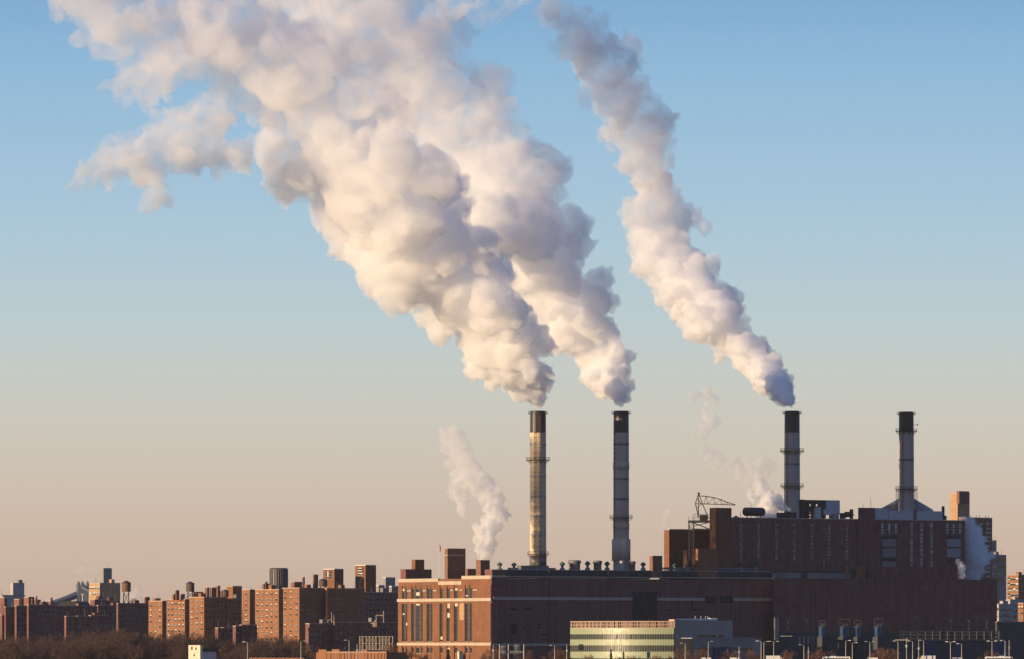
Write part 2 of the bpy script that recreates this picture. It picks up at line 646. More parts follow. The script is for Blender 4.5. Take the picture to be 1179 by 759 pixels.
# dark louvred strip set back behind the parapet
lv = MB()
for p0, p1 in ((583.6, 748), (763, 889)):
    a_, b_ = front(p0, 1.2), front(p1, 1.2)
    f = Face(a_, b_)
    f.slab(lv, 0, f.len, zc - .5, zy(656.3, 1000), 0, 3)
    n = int(f.len / 2.6)
    for i in range(n + 1):
        f.slab(lv, f.len * i / n - .09, f.len * i / n + .09, zc - .4, zy(656.6, 1000), .12, 0)
    for z in np.arange(zc + .4, zy(657, 1000), .5):
        f.slab(lv, 0, f.len, z, z + .12, .08, 0)
lv.build('louvre_band', M['louvre'], hall)
cp = MB()
for p0, p1 in ((583.6, 748), (763, 889)):
    f = Face(front(p0, 1.1), front(p1, 1.1))
    f.slab(cp, 0, f.len, zy(656.3, 1000), zy(655.5, 1000), .25, 3.3)
cp.build_each('louvre_coping', M['grey'], hall)
# corner turret part on the long side
cr = MB()
f = Face(front(566.3, .1), front(583.2, .1))
f.slab(cr, 0, f.len, zt - .5, zy(655.8, 1000), .25, 6)
cr.build('corner_parapet', M['brick_dark'], hall)
cs = MB()
f.slab(cs, -.05, f.len + .05, zy(665, 1000), zy(662.6, 1000), .4, 0)
cs.build('corner_coping', M['stone'], hall)
# big roller door and openings of the shaded wall
dr = MB()
shw.slab(dr, shw.px(728), shw.px(756), zy(713, 1003), zy(680.8, 1003), .25, 0)
for i in range(1, 7):
    t = shw.px(728) + (shw.px(756) - shw.px(728)) * i / 7
    shw.slab(dr, t - .06, t + .06, zy(713, 1003), zy(680.8, 1003), .34, 0)
dr.build('door', M['door'], hall)
for p0, p1, y0, y1, nx, nz in ((586.6, 596, 703.5, 699.5, 5, 1), (602.3, 612, 703.5, 699.5, 5, 1), (586.6, 595.4, 731, 718.5, 4, 4), (601.6, 603.8, 724.6, 721.4, 1, 1),
                               (607.2, 609.4, 724.8, 717.8, 1, 2), (619.6, 622, 724.8, 718, 1, 2), (623, 630, 733, 730, 3, 1), (768, 774.4, 704, 701.6, 3, 1),
                               (794.5, 806.5, 704.2, 701.4, 5, 1), (811.6, 824, 695.5, 686.2, 6, 2), (829, 843.2, 695.5, 686.2, 6, 2)):
    t0, t1 = shw.px(p0), shw.px(p1)
    D_ = shw.D(t0)
    put_window(hall, shw, (t0 + t1) / 2, zy(y0, D_), t1 - t0, zy(y1, D_) - zy(y0, D_), nx, nz, .0, 'void')
pil = MB()
for p in (571.5, 576.5, 582.8):
    t = shw.px(p)
    shw.slab(pil, t - .25, t + .25, 0, zb0 - .05, .22, 0)
for p in np.linspace(640, 884, 22):
    t = shw.px(p)
    shw.slab(pil, t - .12, t + .12, zy(740.5, 1000), zb0 - .05, .07, 0)
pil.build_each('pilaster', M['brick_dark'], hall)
shell = MB()
shw.slab(shell, .05, shw.len - .02, 0, zt - .45, .04, 0)          # outer brick of the long side, toned darker for its shade
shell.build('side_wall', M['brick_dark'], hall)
# roof houses of the hall
roof_box(hall, 'roof_house', 461, 467, 497, 655.5, 668, 1066, 'brick_plum_shade')
roof_box(hall, 'roof_house', 474, 478, 488.5, 644.5, 656, 1070, 'brick')
roof_box(hall, 'roof_tower', 512, 515.4, 536, 631.5, 669, 1034, 'brick_brown', 'stone')
rb = MB()
L_, C_, R_, B_ = corner_block(512, 515.4, 536, 1034)
rb.prism(shrink([L_, C_, R_, B_], 1.02), zy(640, 1034), zy(638.8, 1034))
rb.build('roof_tower_band', M['stone'], hall)
roof_box(hall, 'roof_house', 536.5, 538.5, 549, 655, 668, 1032, 'brick')
roof_box(hall, 'chimney', 548, 553.4, 564, 645, 668, 1010, 'brick_brown')
roof_box(hall, 'chimney', 747.8, 751.5, 762.6, 640, 665, front(751.5, .3).y, 'brick_brown', 'stone')


def roof_vent(root, px, ytop, ybase, off, width=6.0, m='green'):
    p = front(px, off)
    D_ = p.y
    z0, z1 = zy(ybase, D_), zy(ytop, D_)
    h, r = z1 - z0, width * sc(D_) / 2
    hood = MB().lathe((p.x, p.y, z0), [(r * .75, h * .52), (r, h * .62), (r * 1.02, h * .74), (r * .55, h * .93), (r * .2, h)], 14)
    hb = hood.build('roof_vent', M[m], root)
    MB().lathe((p.x, p.y, z0), [(r * .95, -.8), (r * .95, h * .15), (r * .5, h * .25), (r * .5, h * .55)], 12).build('vent_neck', M['steel_grey'], hb)
    return hb


for px, yt in ((575.3, 646.8), (591.8, 647), (619.8, 646.6), (647.4, 646.3), (676.5, 645.4), (699, 645.8), (740.5, 646.6)):
    roof_vent(hall, px, yt + .8, 656, 8, 6.2)
for px, yt, ww in ((661.5, 645.2, 15), (688, 645.6, 10.5), (716, 645.5, 5), (727.5, 646.4, 9)):
    p = front(px, 9)
    z0, z1, r = zy(656, p.y), zy(yt, p.y), ww * sc(p.y) / 2
    MB().lathe((p.x, p.y, z0), [(r * .86, -.5), (r * .86, (z1 - z0) * .6), (r, (z1 - z0) * .66), (r, (z1 - z0) * .93), (r * .8, z1 - z0)], 18).build('fan_drum', M['steel_grey' if ww != 5 else 'palegrey'], hall)
for px, yt in ((777, 648), (791, 646.8), (807, 647.5), (823.5, 646.6), (853.2, 645.6), (869.5, 645.6)):
    roof_vent(hall, px, yt + .8, 657, 4.6, 6.0)
pl = MB()
f = Face(front(600, 9), front(632, 9))
f.slab(pl, 0, f.len, zy(656, 1010), zy(651, 1010), 0, 3)
f = Face(front(590, 12), front(640, 12))
f.slab(pl, 0, f.len, zy(656, 1010), zy(653.4, 1010), 0, 4)
f = Face(front(764, 4.3), front(874, 4.3))
f.slab(pl, 0, f.len, zy(656, 1060), zy(653.4, 1060), 0, 1.5)
pl.build_each('roof_plinth', M['steel_grey'], hall)
# small conduits and brackets on the long wall
cn = MB()
for px, y0, y1 in ((632, 656, 741), (690.5, 660, 664), (700, 658, 664), (790.5, 668, 671), (796, 690, 702), (860, 657, 665)):
    t = shw.px(px)
    shw.slab(cn, t - .1, t + .1, zy(y1, 1004), zy(y0, 1004), .45, .1)
cn.build_each('conduit', M['steel'], hall)

# flagpole on the hall roof
fp = at(505.7, 668, 1043)
fl = thing('flagpole', 'thin white flagpole with a drooping red flag on the brick hall roof', 'flagpole', fp)
MB().tube(fp + Vector((0, 0, -1.5)), at(505.7, 627, 1043), .16, .08, 8).build('pole', M['white'], fl)
fm = MB()
zt_ = zy(627.5, 1043)
pts = [(0, 0), (.5, -.4), (.8, -1.3), (.75, -2.4), (.45, -3.2), (.1, -3.4)]
vs = []
for i, (dx, dz) in enumerate(pts):
    vs += [(fp.x + .1 + dx, 1043 + .12 * math.sin(i * 2.1), zt_ + dz), (fp.x + .1 + dx * .25, 1043 - .1, zt_ - .2 - i * .68)]
fm.add(vs, [(2 * i, 2 * i + 2, 2 * i + 3, 2 * i + 1) for i in range(len(pts) - 1)])
fm.build('flag', M['copper'], fl)
MB().lathe(at(505.7, 627, 1043), [(.05, -.1), (.2, 0), (.2, .15), (.02, .3)], 8).build('finial', M['stone'], fl)

# ================================================================== RIGHT-HAND LOW HALL
a0 = front(890.5, -9)
a1 = front(1148, -9)
low = thing('turbine_hall', 'windowless plum brick hall in shade right of the stone banded hall', 'power station', (a0.x, a0.y, 0))
lw = Face(a0, a1)
mb = MB().prism([a0, a1, front(1148, 6), front(891, 5)], 0, zy(666.8, a0.y))
mb.build('wall', M['brick_plum_shade'], low)
zr = zy(666.8, a0.y)
mb = MB()
lw.slab(mb, -.1, lw.len + .1, zr, zr + .35, .2, .5)
mb.build('coping', M['brick_plum_shade'], low)
MB().prism([front(892, -8), front(1147, -8), front(1147, 5), front(892, 4)], zr, zr + .06).build('roof', M['roof'], low)
f = Face(front(1000, -3), front(1104.5, -3))
up = MB()
up.prism([f.a, f.b, front(1104.5, 6), front(1000, 6)], zr, zy(653.4, 1130))
up.build('upper_wall', M['brick_plum_shade'], low)
roof_box(low, 'roof_house', 984.5, 986, 998.5, 652.4, 667, front(986, -2).y, 'brick_orange')
b_ = front(975.5, -4)
roof_box(low, 'roof_house', 973.5, 975, 977.5, 652.8, 664, front(975, -4).y, 'brick_orange')
for p0, p1 in ((888, 922), (930, 984)):
    f = Face(front(p0, 3), front(p1, 3))
    m_ = MB()
    f.slab(m_, 0, f.len, zr - .3, zy(659, 1090), 0, 3)
    for t in np.linspace(0, f.len, max(3, int(f.len / 3))):
        f.slab(m_, max(t - .07, 0), t + .07, zr - .2, zy(659.2, 1090), .08, 0)
    m_.build('glazed_penthouse', M['bluegrey'], low)
    m_ = MB()
    f.slab(m_, -.2, f.len + .2, zy(659, 1090), zy(657.8, 1090), .3, 3.2)
    m_.build('penthouse_roof', M['roof'], low)
pr = MB()
for px, yt, ww in ((949, 643.5, 1.2), (981, 645.5, 1.1), (898, 650.5, 1.0), (1047.5, 655, 1.4)):
    p = front(px, 2)
    pr.tube((p.x, p.y, zr), (p.x, p.y, zy(yt, p.y)), ww * .2, n=8)
pr.build_each('vent_pipe', M['steel_grey'], low)
for px, y0, y1, nx, nz in ([(907.8, 724, 712.6, 2, 4), (928.5, 724, 713.5, 2, 4), (1053, 725, 714, 2, 4), (1074.2, 725, 714, 2, 4), (1094.6, 725, 714, 2, 4)]):
    t = lw.px(px)
    D_ = lw.D(t)
    put_window(low, lw, t, zy(y0, D_), 1.5, zy(y1, D_) - zy(y0, D_), nx, nz, .25, 'block')
for px in (1115.4, 1136):
    t = lw.px(px)
    D_ = lw.D(t)
    put_window(low, lw, t, zy(725.5, D_), 1.4, zy(714, D_) - zy(725.5, D_), 2, 5, 1.0, 'block')
for px in (905.5, 909, 949, 970, 990, 1061, 1068, 1073, 1094.5, 1114.5, 1135):
    t = lw.px(px)
    put_window(low, lw, t, zy(676.8, lw.D(t)), .7, .9, 1, 1, .4)
dm = MB()
lw.slab(dm, lw.px(890.8), lw.px(895.2), zy(737, a0.y), zy(711.3, a0.y), 1.0, 0)
dm.build('duct', M['bluegrey'], low)
sk = MB()
lw.slab(sk, 0, lw.len, 0, zy(728.5, 1015), .5, 0)
sk.build('base_course', M['louvre'], low)

# ================================================================== UPPER BOILER HOUSE
UO = 7
boil = thing('boiler_house', 'tall red brick boiler house with columns of glass block windows behind the halls', 'power station', (*front(842, UO), 0))
uf = Face(front(842, UO), front(1111.5, UO))
zr = zy(597.3, front(900, UO).y)
zru = zy(597.3, 1112)


def left_return(px_left, P, t=1.9):
    qL = (px_left - CX) * K
    D_ = (P.y + DD + P.x * t) / (1 + qL * t)
    return Vector((qL * D_, D_ - DD))


wl = MB().prism([uf.a, uf.b, front(1111.5, 48), front(842, 48)], 0, zru - .4)
C_ = front(824, UO - .6)
L_ = left_return(817, C_)
tw_ = MB().prism([L_, C_, front(842.3, UO - .6), front(842.3, 40), L_ + Vector((3, 14))], 0, zy(585, 1080))
tw_.build('stair_tower', M['brick'], boil)
P_ = front(988, UO - .7), front(1007, UO - .7)
wl.prism([P_[0], P_[1], front(1007, 30), front(988, 30)], 0, zy(584.8, 1123))
wl.build('wall', M['brick_plum_shade'], boil)
sp = MB()
C2 = front(770.4, UO + 17)
L2 = left_return(764.6, C2, 1.3)
sp.prism([L2, C2, front(816.5, UO + 17), front(830, 52), L2 + Vector((6, 18))], 0, zy(610.5, 1080))
sp.build('side_block', M['brick'], boil)
st = MB()
C3 = front(803.6, UO - 6)
L3 = left_return(795.5, C3, 1.3)
st.prism([L3, C3, front(826, UO - 6), front(826, UO + 6), L3 + Vector((4, 10))], 0, zy(632.0, 1065))
C4 = front(790.5, UO - 1)
L4 = left_return(786.4, C4, 1.3)
st.prism([L4, C4, front(800, UO - 1), front(800, UO + 6), L4 + Vector((3, 9))], 0, zy(633.6, 1060))
st.build('stair_block', M['brick_orange'], boil)
lp = MB()
uf.slab(lp, .1, uf.len, zru - .4, zru, .25, 1.2)
f2 = Face(C2, front(816.5, UO + 17))
f2.slab(lp, 0, f2.len, zy(610.5, 1080), zy(609.3, 1080), .3, 1.0)
lp.build('coping', M['stone'], boil)
MB().prism([front(843, UO + 1.3), front(1111, UO + 1.3), front(1111, 47), front(843, 47)], zru - .39, zru - .3).build('roof', M['roof'], boil)
for px in (853.3, 873.6, 894.0, 914.7, 934.6, 954.8, 975.2):
    t = uf.px(px)
    D_ = uf.D(t)
    for k in range(5):
        put_window(boil, uf, t, zy(610.3 + k * 8.6, D_), 1.45, 2.7, 2, 3, .75, 'block')
for px in (1015.8, 1023.8, 1031.4, 1090.6, 1098, 1105.4):
    t = uf.px(px)
    D_ = uf.D(t)
    put_window(boil, uf, t, zy(615.4, D_), 1.5, 5.2, 1, 4, 1.0, 'block')
for px in (1049.6, 1061, 1072.4):
    t = uf.px(px)
    D_ = uf.D(t)
    put_window(boil, uf, t, zy(653, D_), 1.5, zy(602.2, D_) - zy(653, D_), 1, 16, .85, 'block')
for px, lo in ((1023.8, True), (1098, False)):
    t = uf.px(px)
    D_ = uf.D(t)
    for y0, y1 in ((629.8, 620.8), (641.8, 631.6)) + (((653, 647),) if lo else ()):
        m_ = MB()
        uf.slab(m_, t - 4.0, t + 4.0, zy(y0, D_), zy(y1, D_), .1, 0)
        n = 9
        for i in range(n + 1):
            uf.slab(m_, t - 4 + 8 * i / n - .08, t - 4 + 8 * i / n + .08, zy(y0, D_), zy(y1, D_), .22, 0)
        m_.build('louvre_panel', M['bluegrey'] if lo else M['grey'], boil)
    m_ = MB()
    uf.slab(m_, t - 4.2, t + 4.2, zy(645.8, D_), zy(642.6, D_), .3, 0)
    uf.slab(m_, t - 4.2, t + 4.2, zy(631.2, D_), zy(630, D_), .3, 0)
    uf.slab(m_, t - 4.2, t + 4.2, zy(620.2, D_), zy(616.6, D_), .3, 0)
    m_.build_each('louvre_lintel', M['steel'], boil)
for px in (996,):
    t = uf.px(px)
ph = MB()
f = Face(front(1007.6, UO + 2), front(1023, UO + 2))
f.slab(ph, 0, f.len, zru - .3, zy(584.2, 1112), 0, 12)
f = Face(front(1023.4, UO + 1.5), front(1051.4, UO + 1.5))
f.slab(ph, 0, f.len, zru - .3, zy(587, 1112), 0, 4)
f = Face(front(1056, UO + 1.5), front(1085.4, UO + 1.5))
f.slab(ph, 0, f.len, zru - .3, zy(587, 1112), 0, 10)
ph.build_each('penthouse', M['palegrey'], boil)
pp = MB()
g0, g1 = front(1014, UO + 16), front(1072, UO + 16)
gz0, gz1 = zy(585.5, 1142), zy(573, 1142)
mid = (g0 + g1) / 2
back = Vector((2, 14))
vs = [(g0.x, g0.y, gz0 - 4), (g1.x, g1.y, gz0 - 4), (g1.x, g1.y, gz0), (mid.x + 3, mid.y, gz1), (mid.x - 3, mid.y, gz1), (g0.x, g0.y, gz0)]
vs += [(x + 2, y + 14, z) for x, y, z in vs]
pp.add(vs, [(0, 1, 2, 3, 4, 5), (11, 10, 9, 8, 7, 6)] + [(i, 6 + i, 6 + (i + 1) % 6, (i + 1) % 6) for i in range(6)])
pp.build('gable_roof', M['grey'], boil)
# plant on the roof beside the third stack
fr = MB()
for p0, p1, y0, y1, o_ in ((922, 926, 575.6, 597, 3), (925, 950, 576, 580.5, 3), (946, 951, 576, 597, 3), (930, 941, 583, 590, 3.5), (922, 950, 590.5, 592.2, 4), (922, 950, 594.5, 596, 4), (899, 917, 591, 598, 2),
                           (930.5, 932, 580, 597, 3.2), (938, 939.5, 580, 597, 3.2)):
    f = Face(front(p0, UO + o_), front(p1, UO + o_))
    f.slab(fr, 0, f.len, zy(y1, 1112), zy(y0, 1112), 0, 3.5)
fr.build('duct_frame', M['steel'], boil)
pb = MB()
for p0, p1, y0, y1 in ((950.4, 967, 575.8, 592), (949, 958.4, 586.6, 593), (938.8, 945.5, 584.5, 597.5), (960, 966, 592, 597)):
    f = Face(front(p0, UO + 6 - (p1 < 959) * 4), front(p1, UO + 6 - (p1 < 959) * 4))
    f.slab(pb, 0, f.len, zy(y1, 1112), zy(y0, 1112), 0, 4)
pb.build_each('roof_cabin', M['palegrey'], boil)
pb = MB()
for p0, p1, y0, y1 in ((969.5, 974, 590.5, 597), (975, 981.5, 589, 595.4), (970, 984, 592, 593), (981, 982.4, 586, 597), (1086, 1090, 592, 597), (1087, 1087.6, 581, 597), (907, 910.5, 588, 592)):
    f = Face(front(p0, UO + 2), front(p1, UO + 2))
    f.slab(pb, 0, f.len, zy(y1, 1112), zy(y0, 1112), 0, 2)
pb.build_each('roof_plant', M['steel'], boil)
an = MB()
for px, yt in ((993.6, 579.5), (1002.6, 573.5), (864.7, 579), (852.5, 588)):
    p = front(px, UO + 3)
    an.tube((p.x, p.y, zy(598, p.y)), (p.x, p.y, zy(yt, p.y)), .16, .07, 6)
an.build_each('antenna', M['steel'], boil)
sh = MB()
p0, p1, p2 = front(843.5, UO + 1.4), front(851.5, UO + 1.4), front(847.3, UO + 1.4)
zz = zru
sh.add([(p0.x, p0.y, zz), (p1.x, p1.y, zz), (p2.x, p2.y, zy(594, 1092)), (p0.x, p0.y + 6, zz), (p1.x, p1.y + 6, zz), (p2.x, p2.y + 6, zy(594, 1092))],
       [(0, 1, 2), (5, 4, 3), (0, 2, 5, 3), (2, 1, 4, 5)])
sh.build('roof_hatch', M['brick_plum_shade'], boil)

# drum tank on the boiler house roof
p0, p1 = front(857, UO + 6), front(879, UO + 6)
zc_ = zy(589.3, p0.y)
tk = thing('roof_tank', 'dark horizontal drum tank on legs at the left end of the boiler house roof', 'tank', (p0.x, p0.y, zru))
rr = 5.0 * sc(p0.y)
a_, b_ = Vector((p0.x, p0.y, zc_)), Vector((p1.x, p1.y, zc_))
d_ = (b_ - a_).normalized()
m_ = MB()
prof = [(0, .3), (.06, .75), (.25, .95), (.6, 1.0)]
L_ = (b_ - a_).length
ss = [(x, r_ * rr) for x, r_ in prof] + [(L_ - x, r_ * rr) for x, r_ in prof[::-1]]
for (x0, r0), (x1, r1) in zip(ss[:-1], ss[1:]):
    m_.tube(a_ + d_ * x0, a_ + d_ * x1, r0, r1, 20, caps=False)
m_.add([a_ + d_ * 0 + Vector((0, 0, 0))], [], 0)
m_.tube(a_ + d_ * .001, a_ + d_ * .01, .3 * rr, .3 * rr, 20)
m_.tube(b_ - d_ * .01, b_ - d_ * .001, .3 * rr, .3 * rr, 20)
m_.build('drum', M['navy'], tk)
for u in (.15, .85):
    c_ = a_ + d_ * L_ * u
    MB().prism([(c_.x - .2, c_.y - 1.2), (c_.x + .2, c_.y - 1.2), (c_.x + .2, c_.y + 1.2), (c_.x - .2, c_.y + 1.2)], zru - .3, zc_ - rr * .6).build('leg', M['steel'], tk)


# ================================================================== SMOKESTACKS
def platform(root, c, z, r_in, r_out, posts=14, brackets=True):
    pm = MB().lathe((c.x, c.y, z), [(r_in * .98, -.12), (r_out, -.12), (r_out, .12), (r_in * .98, .12)], 28, smooth=False, cap=False)
    if brackets:
        for i in range(10):
            t = 2 * PI * i / 10
            pm.bar((c.x + r_in * math.cos(t), c.y + r_in * math.sin(t), z - 1.6), (c.x + (r_out - .2) * math.cos(t), c.y + (r_out - .2) * math.sin(t), z - .12), .18)
    pl_ = pm.build('platform', M['steel'], root)
    rl = MB()
    for i in range(posts):
        t = 2 * PI * i / posts
        x, y = c.x + (r_out - .1) * math.cos(t), c.y + (r_out - .1) * math.sin(t)
        rl.bar((x, y, z), (x, y, z + 1.3), .1)
    for hz in (.65, 1.3):
        ring = [(c.x + (r_out - .1) * math.cos(2 * PI * i / 28), c.y + (r_out - .1) * math.sin(2 * PI * i / 28), z + hz) for i in range(29)]
        for p, q_ in zip(ring[:-1], ring[1:]):
            rl.bar(p, q_, .09)
    rl.build('railing', M['steel'], pl_)
    return pl_


def smokestack(label, px, D, ytop, ybase, wpx, ydark, plats, m, bands=(), collars=(), ladders=(0.0,), flare=0.0, rimw=1.07):
    c = G(px, D)
    z1, z0, zd = zy(ytop, D), zy(ybase, D), zy(ydark, D)
    r = wpx * sc(D) / 2
    root = thing('smokestack', label, 'smokestack', (c.x, c.y, z0 - 12))
    rb_ = r * (1.03 + flare)
    sh_ = MB().lathe((c.x, c.y, 0), [(rb_, z0 - 12), (rb_, z0), (r * 1.0, zd)], 40, cap=True)
    sh_.build('shaft', M[m], root)
    MB().lathe((c.x, c.y, 0), [(r * 1.0, zd), (r * .985, z1 - 1.6), (r * .985, z1 - .9), (r * .94, z1 - .2), (r * .94, z1), (r * .72, z1), (r * .72, z1 - 3)], 40, cap=False).build('dark_top', M['black'], root)
    platform(root, c, z1 - 1.5, r * .97, r * rimw + .7, 12, False)
    for yp, wp in plats:
        platform(root, c, zy(yp, D), r, wp * sc(D) / 2)
    bm_ = MB()
    for yb in bands:
        z = zy(yb, D)
        bm_.lathe((c.x, c.y, 0), [(r * 1.0, z - .5), (r * 1.025, z - .45), (r * 1.025, z + .45), (r * 1.0, z + .5)], 40, cap=False)
    if bm_.v:
        bm_.build_each('hoop', M['steel_grey'] if m == 'concrete' else M['concrete'], root)
    for y0, y1, ww, mm in collars:
        MB().lathe((c.x, c.y, 0), [(r * .99, zy(y0, D)), (ww * sc(D) / 2, zy(y0, D) + .05), (ww * sc(D) / 2, zy(y1, D) - .05), (r * .99, zy(y1, D))], 40, cap=False).build('collar', M[mm], root)
    for ang in ladders:
        la = MB()
        ax, ay = math.sin(ang), -math.cos(ang)
        tx, ty = math.cos(ang), math.sin(ang)
        for s_ in (-.35, .35):
            la.bar((c.x + ax * (rb_ + .25) + tx * s_, c.y + ay * (rb_ + .25) + ty * s_, z0 - 2), (c.x + ax * (r + .25) + tx * s_, c.y + ay * (r + .25) + ty * s_, z1 - 1.5), .11)
        z = z0
        while z < z1 - 2:
            rr_ = rb_ + (r - rb_) * min((z - z0) / (zd - z0), 1) + .25
            la.bar((c.x + ax * rr_ - tx * .55, c.y + ay * rr_ - ty * .55, z), (c.x + ax * rr_ + tx * .55, c.y + ay * rr_ + ty * .55, z), .22)
            z += 2.3
        la.build('ladder', M['rust'], root)
    return root


S1, S2, S3, S4 = (619.5, 1037), (715.2, 1059.5), (912, 1108), (1043.5, 1144.5)
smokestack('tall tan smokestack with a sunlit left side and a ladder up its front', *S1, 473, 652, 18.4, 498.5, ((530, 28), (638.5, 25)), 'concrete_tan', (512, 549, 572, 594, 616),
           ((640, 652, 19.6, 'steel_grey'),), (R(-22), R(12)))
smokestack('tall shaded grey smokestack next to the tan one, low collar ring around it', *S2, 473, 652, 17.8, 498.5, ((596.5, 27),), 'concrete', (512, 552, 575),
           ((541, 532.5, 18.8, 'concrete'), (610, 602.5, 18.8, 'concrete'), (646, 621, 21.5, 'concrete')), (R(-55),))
smokestack('smoking grey smokestack with two ring platforms on the boiler house roof', *S3, 473, 600, 17.6, 498.5, ((520, 28), (560.5, 27)), 'concrete', (535,), (), (R(-40),), .03)
s4 = smokestack('idle grey smokestack with a black top and no smoke at far right', *S4, 474, 600, 17.2, 498, ((497, 25), (563.5, 26)), 'concrete', (530,), (), (R(-30),), .02)
c = G(*S4)
lg = MB()
for px in (1033, 1054.6):
    p = G(px, 1140)
    for dx in (-.5, .5):
        lg.bar((p.x + dx, p.y, zy(592, 1140)), (p.x + dx, p.y, zy(563.5, 1140)), .22)
    for k in range(6):
        lg.bar((p.x - .5, p.y, zy(590 - k * 4.4, 1140)), (p.x + .5, p.y, zy(585.6 - k * 4.4, 1140)), .14)
lg.build('platform_legs', M['steel'], s4)
st_ = MB()
st_.bar((c.x + 3.4, c.y, zy(489, 1140)), (c.x + 5.6, c.y, zy(489, 1140)), .2)
st_.bar((c.x + 5.4, c.y, zy(490, 1140)), (c.x + 5.4, c.y, zy(487.6, 1140)), .35)
st_.build('aircraft_light', M['steel'], s4)

# ================================================================== COAL DERRICK
DC = 1060
de = thing('coal_derrick', 'dark lattice coal derrick with its boom over the brick stair tower', 'crane', at(796, 652, DC))


def P3(px, py, dy=0.0):
    p = at(px, py, DC)
    return Vector((p.x, p.y + dy, p.z))


tw = MB()
for dy in (0, 5):
    for px in (793.4, 798.6):
        tw.bar(P3(px, 650, dy), P3(px, 600, dy), .45)
    for k in range(6):
        y0 = 648 - k * 8
        tw.bar(P3(793.4, y0, dy), P3(798.6, y0 - 8, dy), .22)
        tw.bar(P3(793.4, y0 - 8, dy), P3(798.6, y0 - 8, dy), .25)
    tw.bar(P3(796, 601, dy), P3(817.5, 609.5, dy), .35)
    tw.bar(P3(798, 606, dy), P3(817.5, 601.4, dy), .3)
    tw.bar(P3(798.4, 609, dy), P3(817.5, 609.4, dy), .3)
for px in (793.4, 798.6):
    for k in range(5):
        tw.bar(P3(px, 645 - k * 10, 0), P3(px, 635 - k * 10, 5), .2)
tw.build('tower', M['steel'], de)
pt_ = MB()
pt_.prism([P3(792.5, 0, -1.5).xy, P3(817.3, 0, -1.5).xy, P3(817.3, 0, 6.5).xy, P3(792.5, 0, 6.5).xy], zy(601.8, DC), zy(599.4, DC))
pt_.prism([P3(806, 0, -.5).xy, P3(815, 0, -.5).xy, P3(815, 0, 5).xy, P3(806, 0, 5).xy], zy(599.4, DC), zy(593, DC))
for i in range(9):
    px = 797.8 + i * 2.4
    pt_.bar(P3(px, 599.6, -1.4), P3(px, 592.2, -1.4), .16)
pt_.bar(P3(797.8, 592.2, -1.4), P3(817, 592.2, -1.4), .16)
pt_.bar(P3(797.8, 595.6, -1.4), P3(817, 595.6, -1.4), .14)
pt_.build('machinery_deck', M['steel'], de)
am = MB()
for dy in (0, 4.5):
    am.bar(P3(804.4, 568.4, 2.2), P3(800.9, 580, dy), .32)
    am.bar(P3(800.9, 580, dy), P3(804.2, 594, dy), .32)
    am.bar(P3(804.4, 568.4, 2.2), P3(815.8, 597, dy), .34)
    am.bar(P3(804.4, 568.4, 2.2), P3(804.3, 596, dy), .3)
    am.bar(P3(800.9, 580, dy), P3(811, 580.2, dy), .2)
    am.bar(P3(801.8, 586, dy), P3(809, 579.5, dy), .2)
    am.bar(P3(802.5, 573.5, dy * .7), P3(808.4, 581, dy), .18)
am.bar(P3(803.4, 567.4, 2.2), P3(806.4, 568.8, 2.2), .7)
am.build('mast_frame', M['steel'], de)
bo = MB()
top = [(805.2, 571), (813.4, 571.6), (822, 573.0), (830, 575.2), (837, 578.2), (846.8, 581.3)]
bot = [(810.5, 580.2), (815, 580.3), (823, 580.6), (831.5, 580.9), (838, 581.2), (846.8, 581.6)]
for dy in (1.4, 3.2):
    for ch in (top, bot):
        for u, v in zip(ch[:-1], ch[1:]):
            bo.bar(P3(*u, dy), P3(*v, dy), .34)
    for u, v in zip(top[1:], bot[1:]):
        bo.bar(P3(*u, dy), P3(*v, dy), .2)
    for u, v in zip(top[1:], bot[:-1]):
        bo.bar(P3(*u, dy), P3(*v, dy), .18)
bo.build('boom', M['steel'], de)

# ================================================================== GLASS OFFICE
DG = 915
C_ = G(776, DG)
qL = (657 - CX) * K
dl = (C_.y + DD + C_.x * .6) / (1 + qL * .6)
L_ = Vector((qL * dl, dl - DD))
gl = thing('glass_office', 'low office with a gleaming green glass front and tan roof screen', 'office building', (C_.x, C_.y, 0))
